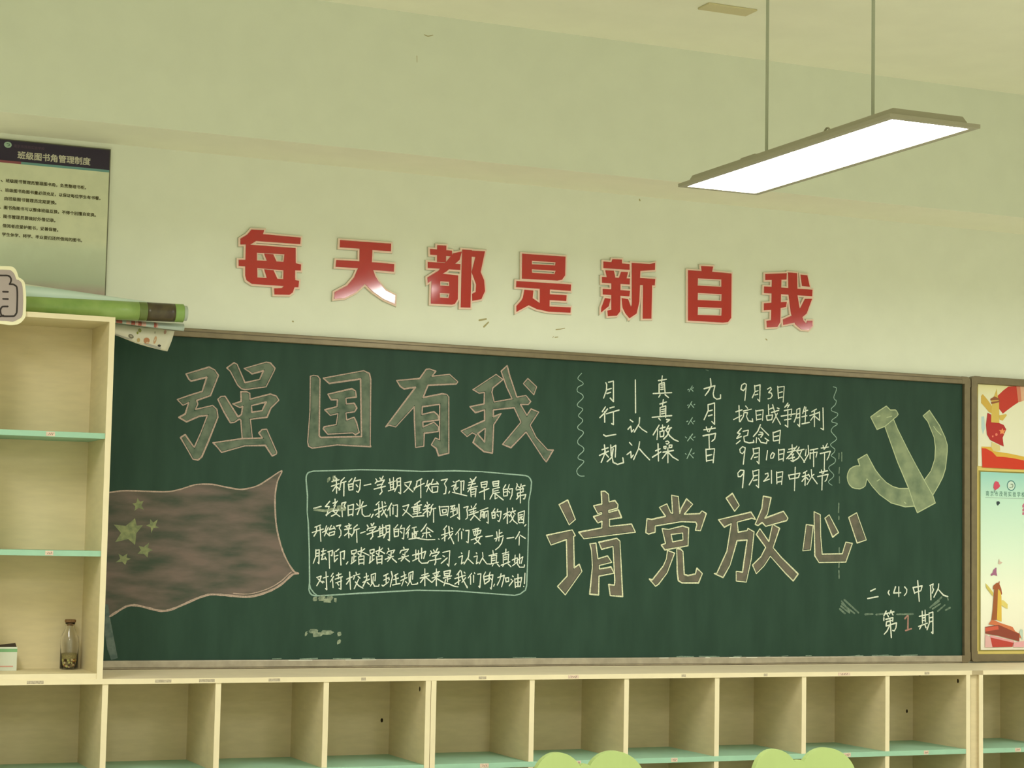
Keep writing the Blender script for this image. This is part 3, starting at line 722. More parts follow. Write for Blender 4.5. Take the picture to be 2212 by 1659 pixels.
# ---------------------------------------------------------------- blackboard
DATA = """@big
#强
730,4032 900,4091 942,4073 972,4034 917,3883 815,3842 825,3817 808,3776 936,3811 968,3784 978,3727 910,3542 866,3432 839,3408 801,3413 762,3476 704,3567 738,3589 798,3510 809,3501 853,3607 899,3737 836,3727 745,3683 687,3713 733,3739 757,3824 714,3802 671,3842 762,3878 854,3910 885,4016 769,3981 751,3996
1033,4092 1086,4133 1110,4123 1174,3990 1285,4020 1312,4086 1225,4058 1203,4074 1164,4095 1331,4151 1363,4147 1399,4111 1396,4094 1336,3968 1176,3939 1147,3945 1119,3970 1060,4069
973,3858 996,3880 1027,3883 1129,3736 1155,3755 1162,3813 1141,3805 1085,3830 1102,3834 1150,3851 1145,3921 1190,3923 1213,3914 1216,3870 1370,3916 1416,3903 1437,3873 1377,3812 1350,3743 1223,3722 1243,3582 1166,3577 1151,3714 1140,3720 1101,3693 1072,3691 1021,3769 h 1228,3823 1340,3855 1310,3789 1233,3775
948,3538 1166,3577 1320,3588 1291,3624 1314,3649 1350,3654 1432,3487 1429,3473 1398,3458 1343,3534 1188,3525 1013,3470 981,3507
#国
1676,4064 1701,4072 1734,4069 1752,4047 1757,3622 1772,3609 2092,3629 2073,4064 1826,4018 1777,4055 2097,4128 2142,4109 2154,4064 2163,3572 2167,3555 1900,3559 1706,3527 1677,3540 1669,3571 1680,3798
1817,3936 2005,3987 2035,3971 2042,3926 1960,3912 1964,3870 2027,3877 2049,3843 2032,3814 1963,3801 1971,3749 2029,3772 2049,3735 2061,3697 2073,3659 2044,3641 2022,3654 1825,3636 1788,3675 1795,3690 1889,3711 1901,3794 1840,3778 1797,3818 1892,3846 1894,3898 1844,3896
@big
#有
2363,4067 2551,4092 2602,4165 2628,4170 2682,4155 2651,4115 2796,4137 2867,4083 2852,4065 2620,4044 2582,3948 2739,3984 2777,3981 2794,3962 2804,3529 2720,3507 2700,3561 2659,3588 2690,3642 2725,3629 2720,3902 2578,3877 2576,3817 2674,3843 2709,3816 2715,3781 2585,3760 2587,3722 2676,3762 2715,3728 2712,3692 2598,3674 2597,3575 2530,3563 2516,3765 2511,3874 2441,3797 2365,3713 2309,3725 2283,3710 2518,4023 2425,4006 2394,4024
#我
2995,4029 3186,4157 3246,4120 3161,4051 3154,4015 3175,3941 3327,3973 3278,4064 3229,4184 3279,4230 3300,4159 3366,3989 3445,4004 3486,3959 3466,3935 3399,3932 3456,3849 3491,3901 3557,3879 3485,3774 3539,3679 3640,3585 3688,3585 3630,3491 3605,3515 3451,3719 3324,3591 3253,3614 3406,3793 3345,3905 3169,3879 3170,3826 3236,3854 3175,3765 3168,3543 3098,3551 3004,3619 3030,3680 2995,3693 2953,3663 2902,3704 3097,3794 3095,3876 3018,3851 2971,3895 3090,3922 3091,4012 3046,4003 h 3041,3688 3104,3735 3101,3626
3421,4097 3458,4139 3535,4077 3512,4014
@big
#请
3747,3158 3821,3197 3891,3046 3838,3002
3643,2916 3865,2963 3893,2918 3878,2912 3888,2666 3931,2694 3956,2639 3814,2453 3746,2519 3828,2601 3816,2886 3683,2841
4115,3272 4146,3276 4179,3252 4185,3191 4237,3203 4265,3171 4262,3144 4183,3123 4185,3108 4269,3131 4298,3070 4191,3053 4192,2997 4388,3020 4424,2956 3968,2895 3923,2946 4124,2984 4125,3036 4089,3023 4050,3071 4122,3094 4119,3106 4087,3096 4049,3157 4122,3173
4023,2856 4074,2863 4094,2739 4179,2764 4217,2713 4108,2687 4109,2659 4211,2676 4239,2627 4106,2603 4105,2455 4027,2461 4047,2677 4038,2799
4100,2870 4259,2904 4287,2883 4318,2444 4208,2450 4193,2538 4244,2533 4247,2569 4226,2839 4126,2815
#党
4527,3066 4569,3061 4695,3089 4638,3159 4705,3189 4743,3118 4759,3115 4748,3259 4810,3251 4824,3114 4836,3155 4885,3234 4942,3192 4865,3109 5008,3118 5029,3141 5069,3120 5017,2980 4970,2983 4984,3027 4973,3048 4837,3049 4602,3009 4602,2960 4543,2943 4518,2955
4665,2989 4725,2984 4852,3015 4908,3000 4904,2856 4692,2819 4660,2858 4698,2871 h 4747,2944 4853,2958 4857,2902 4762,2885
4717,2816 4781,2795 4716,2636 4640,2545 4612,2527 4555,2585 4583,2579 4680,2691 4707,2747
4801,2830 4833,2830 4858,2809 4872,2625 4907,2616 4975,2630 4988,2677 5039,2634 5004,2558 4851,2557 4819,2575 4808,2643
@big
#放
5253,3250 5311,3290 5377,3194 5334,3145
5183,3072 5488,3142 5533,3083 5496,3092 5357,3057 5365,3010 5369,2975 5453,2989 5460,3008 5519,2981 5495,2759 5450,2569 5355,2577 5354,2656 5413,2650 5454,2913 5359,2905 5296,2706 5232,2604 5148,2635 5173,2638 5265,2819 5303,3043 5238,3013
5604,3276 5678,3265 5646,3130 5621,3095 5798,3156 5842,3100 5829,3080 5629,3028 5595,3059 5555,3033 5529,3042 5591,3173
5574,3008 5660,2904 5695,3045 5762,3015 5701,2854 5787,2770 5945,2641 5897,2583 5825,2643 5758,2706 5676,2784 5617,2704 5544,2639 5507,2709 5587,2779 5631,2856 5541,2959
#心
6020,3052 6088,3044 6063,2841 5988,2833
6095,3160 6156,3136 6161,2962 6177,2808 6375,2814 6409,2912 6474,2903 6410,2746 6147,2738 6105,2794
6202,3108 6243,3138 6336,2991 6279,2952
6436,3120 6515,3161 6613,2935 6521,2907
@emblem
#emblem
6651,3976 6731,4029 6810,4076 6850,4044 6902,4047 6918,4034 6930,4011 6914,3990 6882,3969 6923,3887 7035,3704 7116,3580 7200,3456 7269,3538 7309,3640 7315,3742 7301,3829 7268,3895 7236,3961 7187,4009 7252,4059 7357,3932 7415,3833 7439,3767 7439,3712 7431,3645 7419,3563 7391,3488 7350,3420 7289,3331 7314,3264 7129,3176 7100,3232 7005,3223 6861,3253 6743,3322 6671,3387 6616,3451 6601,3391 6577,3374 6546,3363 6499,3365 6468,3374 6441,3396 6425,3425 6419,3458 6425,3491 6444,3525 6475,3545 6506,3556 6545,3558 6525,3610 6615,3659 6702,3526 6758,3469 6813,3424 6877,3393 6940,3378 7040,3381 6924,3607 6795,3902 6716,3872
@flag
#flag
121,3157 204,3155 323,3171 591,3170 698,3187 770,3211 842,3231 952,3234 1045,3219 1156,3204 1230,3215 1304,3240 1378,3288 1475,3350 1444,3271 1429,3153 1438,2999 1455,2900 1487,2792 1527,2702 1587,2613 1625,2595 1578,2585 1495,2512 1393,2457 1255,2421 1106,2428 978,2436 914,2423 851,2400 762,2360 673,2324 602,2315 521,2332 422,2354 361,2349 317,2327 236,2275 153,2257
@pole
#pole
193,2361 220,2361 241,2249 303,1980 256,1967 227,2041 206,2144
@star
#star
392,2975 405,2923 450,2926 405,2868 399,2784 348,2825 255,2802 294,2868 241,2926 327,2919
#star
405,3121 423,3095 450,3102 435,3069 454,3037 416,3051 386,3028 391,3061 369,3080 397,3085
#star
503,2971 525,2947 557,2970 543,2926 568,2910 528,2908 513,2871 508,2912 474,2924 502,2938
#star
499,2802 493,2766 529,2749 498,2736 492,2696 463,2722 419,2721 442,2748 425,2778 461,2770
#star
281,2721 313,2702 346,2722 340,2694 371,2685 345,2672 333,2641 310,2663 262,2658 296,2684
@note 3.1
月 4140,4140 4149,4126 4147,4081 4123,4016;4165,4146 4208,4157 4211,3992 4182,4019;4150,4084 4190,4097;4151,4054 4185,4066
行 4140,3947 4113,3907;4159,3931 4131,3896 4092,3859;4134,3908 4136,3824;4180,3940 4218,3951;4150,3892 4262,3927;4212,3911 4214,3808 4198,3816
一 4128,3724 4147,3713 4237,3731
规 4115,3604 4170,3622;4094,3558 4174,3595;4136,3643 4143,3596 4134,3557 4110,3504;4149,3572 4175,3547;4192,3645 4199,3559;4198,3621 4238,3644 4234,3550;4214,3616 4206,3549 4163,3511;4206,3554 4216,3507 4256,3492 4309,3508 4302,3546
line 4405,4176 4411,3912
认 4363,3853 4388,3838;4345,3777 4370,3803 4377,3756 4396,3776;4448,3874 4445,3826 4402,3757;4439,3809 4471,3782 4516,3759
认 4360,3671 4382,3650;4339,3573 4373,3599 4377,3549 4396,3572;4451,3680 4442,3624 4399,3536;4452,3622 4487,3587 4544,3538
真 4614,4181 4687,4196;4649,4222 4643,4168;4621,4153 4622,4085;4621,4153 4668,4169 4676,4087;4637,4145 4659,4149;4637,4128 4659,4132;4637,4111 4660,4115;4568,4074 4737,4090;4632,4068 4619,4048;4676,4071 4708,4049
真 4630,3992 4690,4012;4661,4030 4655,3982;4633,3964 4634,3891;4633,3964 4684,3980 4685,3887;4646,3948 4675,3954;4646,3931 4675,3938;4647,3914 4675,3921;4561,3882 4739,3904;4622,3876 4638,3862;4692,3870 4721,3869 4695,3848
做 4626,3822 4604,3788 4573,3741;4614,3785 4608,3703;4636,3795 4680,3808;4657,3824 4655,3779;4633,3772 4637,3727 4668,3734 4671,3779 4636,3769;4712,3820 4687,3780;4693,3791 4738,3805;4725,3796 4700,3741 4669,3711;4693,3780 4726,3736 4764,3710 4803,3697
操 4597,3613 4638,3631;4618,3670 4624,3532;4569,3561 4645,3606;4688,3692 4707,3696 4720,3685 4701,3670 4691,3678;4670,3649 4692,3653 4689,3633 4673,3636 4670,3649;4720,3663 4746,3666 4743,3647 4721,3643 4720,3663;4664,3604 4759,3622;4708,3640 4710,3521;4702,3606 4658,3553;4715,3603 4754,3568 4805,3544
九 5094,4222 5101,4168 5079,4121 5047,4083;5036,4136 5137,4167 5121,4101 5128,4072 5154,4056 5190,4064 5190,4095
月 5074,4007 5077,3961 5039,3883;5074,4007 5135,4024 5137,3850 5111,3871;5084,3956 5116,3966;5078,3916 5114,3926
节 5037,3800 5144,3819;5060,3824 5073,3790;5112,3831 5086,3785;5031,3751 5148,3776 5139,3730 5113,3709;5086,3765 5091,3648
日 5059,3644 5066,3545;5065,3642 5140,3650 5128,3536;5069,3590 5114,3601;5066,3548 5121,3558
@mark 2.2
x 4926,4154 4897,4107;4916,4128 4933,4111;4885,4120 4895,4125;4929,4136 4936,4140
x 4924,4026 4891,3973;4915,4005 4942,3978;4883,3993 4892,3998;4944,4001 4952,4005
x 4930,3895 4892,3837;4916,3869 4939,3844;4878,3861 4889,3865;4942,3864 4953,3869
x 4934,3762 4888,3704;4909,3738 4941,3711;4867,3736 4880,3728;4944,3734 4957,3739
x 4927,3642 4885,3561;4907,3602 4943,3568;4869,3600 4878,3595;4939,3602 4951,3608
@squiggle 1.9
squiggle c 3925,4204 3898,4175 3896,4155 3936,4132 3936,4115 3894,4091 3891,4058 3931,4037 3941,4010 3896,3964 3896,3941 3933,3926 3937,3910 3907,3875 3907,3859 3938,3838 3935,3816 3899,3781 3906,3759 3943,3744 3946,3722 3904,3676 3905,3643 3948,3617 3952,3589 3910,3549 3910,3524 3950,3512 3953,3495 3902,3444 3900,3411 3925,3390 3964,3390
@squiggle 1.9
squiggle c 6276,4214 6307,4206 6303,4176 6284,4135 6288,4109 6307,4097 6296,4063 6261,4032 6265,4009 6320,3992 6312,3965 6270,3937 6266,3917 6320,3903 6274,3871 6259,3838 6290,3806 6313,3781 6298,3760 6256,3732 6260,3713 6295,3688 6287,3661 6260,3634 6299,3609 6295,3576 6241,3542 6242,3515 6284,3477 6277,3451 6235,3417 6246,3398 6270,3385
@note 2.9
9 5434,4191 5415,4200 5389,4183 5382,4150 5405,4138 5430,4165 5434,4191 5420,4058
月 5512,4186 5516,4137 5491,4084;5520,4183 5564,4195 5562,4055 5543,4074;5516,4137 5546,4145;5513,4108 5543,4116
3 5636,4163 5666,4180 5673,4164 5647,4134 5674,4132 5681,4110 5666,4089 5640,4082
日 5733,4190 5742,4090;5737,4184 5797,4193 5787,4062;5749,4139 5779,4147;5749,4096 5779,4104
抗 5336,3961 5395,3980;5365,4014 5371,3882;5315,3896 5392,3934;5428,4013 5447,3995;5407,3970 5484,3990;5414,3958 5407,3925 5378,3882;5418,3958 5447,3959 5437,3927 5456,3892 5497,3887 5493,3910
日 5525,3982 5534,3899;5529,3976 5596,3989 5590,3901;5537,3941 5574,3949;5537,3905 5578,3913
战 5645,4033 5649,3955;5649,3994 5686,4009;5627,3941 5635,3903 5679,3911 5687,3951 5627,3941;5686,4035 5717,3945 5763,3876;5675,3970 5746,3992;5732,3966 5687,3886;5731,4011 5750,4005
争 5833,4055 5803,4018;5806,4027 5848,4042 5829,4016;5799,3991 5871,4008 5864,3945;5769,3944 5905,3970;5800,3913 5864,3926;5833,4003 5834,3856 5808,3871
胜 5920,4007 5917,3948 5895,3901;5920,4007 5951,4018 5948,3864 5929,3883;5921,3967 5947,3975;5921,3935 5948,3942;5996,4033 5978,3976;5981,3990 6027,4005;5970,3947 6020,3959;5971,3888 6043,3904;6008,4030 6001,3892
利 6111,4018 6065,3993;6047,3960 6134,3990;6092,4001 6093,3870;6089,3962 6055,3921;6100,3956 6135,3931;6142,3997 6143,3925;6176,4031 6182,3848 6155,3860
纪 5390,3828 5353,3788 5379,3783 5346,3743;5350,3743 5390,3760;5343,3698 5380,3725;5405,3803 5456,3815 5449,3772 5413,3761;5413,3761 5420,3720 5465,3709 5509,3717 5506,3733
念 5571,3865 5546,3809 5505,3765;5575,3842 5651,3780;5564,3803 5591,3801;5554,3780 5598,3791 5576,3761;5535,3756 5532,3714;5554,3751 5577,3719 5629,3712 5636,3735;5614,3756 5651,3735
日 5692,3808 5696,3737;5692,3802 5763,3827 5753,3716;5703,3770 5748,3781;5700,3734 5749,3745
9 5428,3669 5402,3677 5377,3654 5381,3628 5403,3619 5425,3646 5428,3669 5411,3533
月 5503,3665 5510,3620 5485,3577;5510,3662 5562,3674 5560,3541 5541,3560;5518,3624 5551,3631;5514,3591 5548,3599
1 5641,3654 5630,3576
0 5690,3640 5671,3613 5671,3590 5694,3594 5708,3627 5690,3640
日 5746,3667 5750,3577;5749,3661 5802,3670 5792,3572;5757,3626 5787,3633;5758,3584 5788,3591
教 5844,3671 5915,3687;5877,3711 5878,3646;5833,3645 5931,3668;5923,3700 5878,3646 5825,3593;5863,3626 5893,3634 5878,3614 5890,3572 5867,3578;5844,3593 5901,3608;5946,3694 5923,3655;5931,3661 5992,3677;5969,3663 5939,3603 5886,3572;5931,3648 5977,3598 6000,3569
师 6014,3677 6007,3625;6033,3711 6038,3639 5992,3569;6053,3672 6129,3688;6053,3653 6053,3600;6053,3646 6122,3658 6110,3616;6087,3680 6088,3536
节 6160,3693 6233,3705;6179,3716 6190,3684;6221,3734 6198,3691;6152,3647 6252,3670 6233,3620 6218,3596;6195,3651 6192,3514
9 5416,3482 5386,3484 5360,3458 5364,3429 5387,3430 5412,3456 5419,3479 5406,3340
月 5501,3481 5509,3427 5469,3365;5508,3478 5560,3493 5558,3345 5535,3363;5516,3440 5546,3447;5509,3401 5542,3409
2 5620,3459 5646,3467 5650,3444 5606,3398 5662,3419
1 5680,3490 5681,3384
日 5729,3479 5733,3382;5732,3473 5789,3484 5778,3377;5740,3434 5774,3442;5737,3395 5774,3403
中 5846,3457 5857,3422;5853,3457 5955,3477 5940,3440;5861,3425 5940,3440;5909,3524 5903,3329
秋 6023,3498 5989,3478;5978,3448 6039,3466;6008,3482 6005,3377;6005,3442 5975,3409;6016,3443 6035,3427;6039,3470 6051,3450;6092,3471 6073,3458;6065,3510 6070,3451 6024,3384;6073,3451 6124,3394
节 6146,3489 6223,3505;6165,3510 6173,3477;6196,3517 6184,3481;6127,3453 6230,3476 6215,3429 6200,3416;6173,3461 6170,3343
@note 3.4
二 6658,2506 6706,2525;6629,2443 6733,2460
( 6844,2513 6834,2494 6847,2475
4 6909,2544 6890,2491 6962,2495;6942,2544 6942,2462
) 7001,2544 7024,2523 7021,2495 6998,2470
中 7087,2540 7104,2490;7094,2540 7180,2554 7167,2513 7107,2496;7134,2598 7151,2422
队 7267,2558 7271,2436;7260,2558 7294,2572 7287,2541 7297,2525 7284,2494;7351,2572 7347,2536 7301,2459;7347,2525 7401,2476 7445,2465
第 6815,2338 6792,2297;6812,2316 6841,2324;6825,2311 6838,2292;6864,2344 6848,2314;6857,2327 6893,2333;6874,2322 6884,2306;6792,2281 6792,2259;6812,2270 6884,2284 6881,2254;6818,2248 6881,2262;6818,2248 6815,2215;6815,2213 6920,2240 6914,2199 6897,2172 6881,2177;6854,2275 6868,2117;6848,2215 6825,2172 6796,2145
期 7151,2295 7241,2312;7181,2339 7184,2238;7211,2348 7214,2249;7187,2282 7207,2285;7188,2260 7208,2263;7144,2210 7234,2238;7174,2221 7155,2188;7208,2227 7221,2199;7251,2326 7254,2238 7231,2183;7254,2323 7291,2332 7291,2150 7278,2161;7257,2282 7284,2288;7258,2249 7284,2254
@pinkone 4
1 7005,2276 7038,2309 7035,2183;7012,2175 7072,2191
@smudge 4.5
s 6371,2420 6449,2334;6397,2431 6539,2323;6353,2355 6404,2317;6372,2398 6500,2318;6365,2377 6449,2323
s 6604,2310 6681,2313;6714,2309 6786,2314;6923,2311 7088,2314
s 7261,2370 7381,2459;7287,2359 7368,2404;7341,2340 7415,2393;7422,2349 7469,2371;7301,2392 7354,2426;7445,2449 7448,2437
@smudge 4
s 6338,3237 6335,3160;6339,3127 6339,3101
s 6344,2862 6344,2823;6344,2739 6341,2700;6342,2674 6344,2610
@smudge 3
s 6337,3656 6336,3610;6364,3664 6365,3592;6342,3538 6338,3486;6342,3460 6343,3407
@smudge 8
s 1741,2405 1778,2408;1783,2409 1829,2410;1794,2420 1839,2423;1848,2415 1902,2413;1823,2397 1891,2396;1908,2402 1928,2397
s 1714,2171 1796,2168;1746,2142 1827,2148;1807,2160 1912,2160;1941,2148 1971,2149;1689,2147 1706,2155;1940,2085 1971,2098
@smudge 5.2
s 1731,3073 1818,3061 1869,3076 1929,3070 1980,3079;1829,3287 1854,3304;1871,3292 1905,3301;1871,3310 1896,3315;1907,3085 1971,3099;1920,3078 1984,3087
@emline 2.2
l 7040,3381 7100,3232
l 7200,3456 7245,3390 7289,3331
l 6795,3902 6835,3930 6882,3966
l 6716,3982 6747,3990
l 6815,3979 6866,3992
l 7296,3923 7325,3890 7374,3852
l 6996,3263 7012,3253
l 6718,3434 6742,3448
@smudge 2
s 5050,4292 5073,4287
@border 3
b 1665,3286 1665,3310 1668,3324 1676,3339 1687,3347 1720,3356 1878,3365 2093,3379 2355,3383 2588,3382 2857,3395 3084,3396 3453,3378 3478,3370 3495,3354 3506,3329 3501,3265 3485,3180 3486,2936
b 1665,3286 1679,3173 1680,3051 1691,2969 1705,2767 1714,2528 1710,2476 1719,2452 1734,2438 1755,2432 1798,2432 2118,2453 2566,2479 2878,2477 3380,2446 3426,2457 3471,2488 3480,2524 3485,2714 3486,2936
b 1715,2516 1724,2484 1750,2452 1772,2436
@essay 2.6
新 1888,3319 1897,3305;1867,3282 1923,3298;1880,3296 1884,3286;1905,3305 1897,3289;1864,3247 1924,3269;1902,3285 1906,3197;1898,3248 1874,3211;1907,3244 1933,3225;1965,3315 1940,3290 1933,3245 1925,3220;1941,3274 1977,3287;1962,3278 1963,3178
的 2024,3309 2001,3284;1997,3267 2004,3222 2034,3227 2035,3272 1997,3263;2006,3247 2029,3252;2051,3318 2035,3276;2052,3293 2093,3303 2088,3233 2076,3208 2063,3216;2059,3265 2073,3249
一 2122,3261 2176,3273
学 2214,3315 2226,3299;2247,3322 2254,3312;2273,3335 2256,3300;2211,3280 2221,3292 2284,3307 2270,3284;2227,3266 2270,3277 2257,3258;2203,3236 2292,3260;2257,3258 2267,3218 2250,3197
期 2318,3285 2374,3303;2326,3318 2337,3232;2356,3329 2358,3241;2336,3273 2357,3280;2338,3253 2358,3259;2317,3225 2376,3245;2383,3316 2389,3266 2368,3223;2387,3320 2413,3329 2417,3207 2401,3217;2388,3295 2410,3300;2389,3266 2411,3271
又 2445,3289 2502,3303 2482,3257 2443,3218;2450,3277 2518,3223
一 1730,3079 1787,3095
缕 1854,3135 1821,3095 1851,3096 1832,3027;1827,3031 1861,3056;1880,3121 1906,3130;1895,3152 1898,3101;1914,3138 1885,3101;1869,3060 1929,3074;1894,3097 1882,3064 1904,3045 1937,3023;1924,3078 1904,3041 1870,3024
阳 1949,3123 1956,3022;1951,3123 1981,3132 1967,3103 1980,3087 1963,3075;1999,3108 2003,3031;2001,3104 2042,3117 2038,3032;2006,3076 2032,3080;2005,3035 2035,3042
光 2093,3151 2094,3086;2067,3122 2081,3106;2117,3138 2105,3107;2060,3079 2146,3112;2088,3078 2074,3041;2110,3086 2113,3046 2133,3028 2172,3033 2178,3047
， 2200,3046 2187,3023
我 2247,3143 2222,3118;2210,3077 2305,3112;2243,3123 2248,3024 2233,3032;2217,3040 2266,3074;2269,3144 2275,3086 2311,3026 2311,3042;2301,3087 2267,3041;2291,3140 2296,3128
们 2346,3133 2317,3079;2334,3096 2337,3039;2357,3121 2362,3113;2358,3101 2359,3051;2370,3118 2394,3122 2395,3032 2381,3038
又 2437,3111 2485,3125 2468,3079 2438,3043;2442,3090 2523,3030
@essay 2.6
开 2545,3304 2587,3326;2525,3252 2608,3292;2550,3309 2542,3267 2525,3237;2578,3318 2582,3181
始 2636,3315 2628,3282 2668,3229;2617,3269 2657,3291;2653,3291 2627,3228;2679,3325 2662,3283 2720,3293;2710,3305 2724,3289;2671,3266 2720,3272 2717,3230 2677,3223 2671,3266
了 2746,3319 2797,3331 2773,3295 2788,3266 2784,3220 2769,3215
， 2818,3237 2811,3223
迎 2845,3313 2854,3307;2832,3275 2864,3289 2851,3255 2861,3230;2895,3323 2868,3310 2869,3251 2887,3269;2904,3315 2935,3320 2932,3249;2911,3311 2913,3215;2840,3230 2961,3206
着 2987,3339 2999,3326;3035,3353 3017,3327;2976,3307 3022,3323;2972,3288 3031,3304;2966,3263 3048,3282;3012,3331 2995,3280 2969,3237;2991,3259 2997,3201;2996,3255 3037,3265 3031,3201;3001,3234 3023,3239;3001,3217 3024,3222
早 3077,3312 3084,3274;3079,3312 3129,3322 3125,3280 3084,3274;3086,3295 3118,3301;3065,3234 3144,3268;3105,3271 3109,3183
晨 3175,3319 3182,3286;3175,3319 3227,3329 3224,3291 3182,3286;3182,3303 3219,3310;3178,3264 3233,3279;3178,3264 3179,3231 3155,3186;3188,3248 3224,3257;3184,3231 3234,3241;3197,3231 3198,3189 3216,3198;3202,3227 3267,3183
的 3286,3301 3270,3276;3266,3271 3271,3212 3301,3217 3302,3268 3266,3263;3271,3242 3296,3247;3316,3304 3307,3272;3316,3268 3344,3273 3340,3223 3325,3188;3312,3251 3322,3239
第 3380,3313 3385,3304 3374,3270;3390,3292 3409,3280;3417,3310 3413,3284;3422,3293 3450,3300;3430,3284 3437,3276;3377,3262 3437,3276 3433,3251;3386,3237 3437,3251;3387,3215 3459,3230 3448,3196 3438,3196;3386,3237 3387,3215;3411,3263 3413,3163;3405,3220 3380,3192
重 2576,3156 2532,3126;2510,3105 2588,3127;2524,3101 2529,3072 2573,3081 2577,3110 2524,3101;2529,3089 2573,3096;2554,3143 2556,3044;2521,3055 2587,3069;2521,3035 2610,3045
新 2634,3149 2638,3137;2612,3115 2656,3131;2621,3128 2628,3116;2648,3129 2643,3116;2604,3090 2666,3108;2635,3116 2641,3037;2635,3087 2603,3057;2644,3083 2660,3067;2683,3134 2670,3117 2671,3092 2658,3050;2671,3096 2706,3105;2689,3097 2691,2997
回 2735,3119 2746,3052;2737,3114 2813,3121 2804,3049;2760,3094 2765,3069 2792,3074 2794,3099 2760,3094;2748,3050 2804,3060
到 2827,3121 2863,3130;2849,3126 2832,3100 2863,3105;2859,3117 2868,3101;2828,3079 2868,3093;2848,3101 2851,3059;2829,3038 2878,3064;2881,3110 2885,3068;2896,3139 2904,3025 2887,3039
了 2938,3115 2974,3125 2963,3099 2970,3070 2969,3037 2956,3026
美 2999,3129 3003,3117;3041,3147 3026,3122;2981,3095 3038,3114;2991,3079 3040,3093;2982,3058 3059,3085;3017,3117 3023,3063;3027,3059 2997,3021;3027,3059 3076,3018
丽 3074,3094 3140,3118;3082,3085 3076,3035;3082,3085 3104,3090 3103,3040;3093,3069 3091,3048;3113,3086 3114,3040;3113,3086 3141,3095 3145,2999 3133,3007;3128,3070 3128,3049
的 3198,3113 3182,3088;3173,3083 3179,3037 3201,3042 3200,3088 3173,3079;3180,3060 3196,3063;3223,3110 3214,3084;3223,3089 3251,3094 3247,3043 3236,3015 3225,3021;3219,3068 3229,3055
校 3274,3069 3325,3095;3303,3120 3306,3002;3302,3074 3273,3035;3311,3070 3325,3057;3347,3121 3350,3104;3329,3087 3373,3101;3339,3079 3325,3062;3357,3088 3371,3075;3362,3067 3349,3037 3326,3011;3334,3066 3358,3024 3391,3000
园 3397,3084 3400,3013;3399,3085 3450,3103 3442,3005;3408,3068 3432,3073;3407,3051 3434,3058;3416,3051 3409,3030;3425,3051 3428,3034 3437,3037;3405,3009 3447,3012
， 3466,2997 3454,2984
@essay 2.6
开 1743,2939 1787,2956;1723,2899 1809,2927;1758,2938 1755,2901 1738,2873;1783,2942 1793,2835
始 1834,2951 1822,2911 1857,2879;1803,2902 1835,2919;1847,2939 1819,2876;1872,2956 1856,2923 1898,2937;1890,2948 1903,2928;1857,2899 1899,2912 1895,2888 1857,2877 1857,2899
了 1911,2951 1945,2960 1933,2937 1948,2917 1949,2885 1935,2866
新 2009,2971 2014,2961;1979,2950 2027,2962;1988,2951 1997,2941;2018,2955 2010,2941;1976,2926 2031,2937;2006,2935 2012,2866;2006,2906 1977,2881;2015,2898 2033,2886;2076,2963 2049,2940 2052,2911 2033,2878;2053,2923 2092,2936;2071,2928 2077,2832
一 2104,2902 2140,2915
学 2154,2964 2163,2950;2186,2975 2191,2961;2208,2980 2195,2959;2155,2926 2161,2938 2226,2954 2213,2935;2175,2922 2209,2933 2196,2918;2156,2895 2244,2925;2196,2918 2202,2881 2185,2859
期 2248,2936 2296,2949;2256,2956 2258,2878;2278,2969 2282,2887;2260,2919 2279,2924;2260,2903 2279,2908;2243,2876 2297,2896;2304,2961 2310,2912 2289,2871;2309,2961 2335,2966 2336,2851 2324,2859;2309,2937 2331,2941;2310,2912 2332,2917
的 2400,2972 2379,2947;2370,2942 2376,2881 2407,2887 2408,2939 2371,2934;2378,2918 2404,2922;2431,2968 2419,2939;2428,2943 2454,2948 2449,2866 2438,2870;2421,2923 2435,2911
征 2498,2968 2472,2936;2494,2941 2468,2903;2486,2916 2484,2875;2516,2949 2551,2958;2533,2946 2537,2880;2536,2917 2565,2926;2519,2912 2522,2875;2493,2864 2577,2878
脚 1756,2772 1755,2720 1738,2671;1756,2768 1782,2772 1782,2669 1774,2679;1759,2744 1778,2748;1760,2724 1779,2728;1801,2761 1835,2769;1813,2781 1810,2728;1798,2732 1827,2745;1810,2728 1801,2700 1834,2709;1828,2721 1839,2701;1848,2757 1886,2770 1883,2730 1876,2733;1859,2757 1866,2636
印 1937,2781 1912,2762;1899,2758 1903,2685 1926,2710;1904,2726 1930,2734;1948,2759 1955,2662;1946,2755 1980,2768 1978,2705 1969,2711
， 2010,2687 1998,2670
踏 2034,2768 2039,2744;2034,2768 2075,2777 2071,2753 2039,2744;2056,2744 2055,2696;2057,2724 2072,2728;2042,2724 2039,2675;2034,2671 2072,2700;2113,2794 2110,2733 2088,2749;2084,2761 2118,2774;2139,2786 2114,2766;2118,2762 2175,2738;2093,2725 2097,2668;2095,2725 2136,2733 2136,2668;2100,2704 2133,2709;2099,2676 2133,2680
踏 2181,2775 2186,2750;2181,2775 2215,2784 2214,2759 2186,2750;2201,2751 2202,2706;2201,2734 2216,2737;2186,2730 2183,2681;2179,2679 2217,2710;2258,2801 2253,2739 2233,2755;2229,2767 2263,2780;2282,2793 2261,2772;2263,2772 2299,2754;2236,2729 2242,2674;2241,2727 2280,2736 2279,2674;2245,2706 2276,2711;2244,2682 2276,2686
实 2328,2792 2333,2781;2318,2753 2327,2769 2379,2780 2366,2757;2332,2745 2345,2741;2328,2728 2341,2724;2304,2709 2371,2733;2353,2765 2350,2724 2324,2693;2363,2716 2397,2688
实 2451,2802 2456,2794;2423,2758 2432,2777 2491,2790 2476,2767;2446,2750 2455,2746;2437,2734 2450,2732;2411,2713 2492,2739;2465,2767 2462,2730 2434,2699;2468,2718 2502,2694
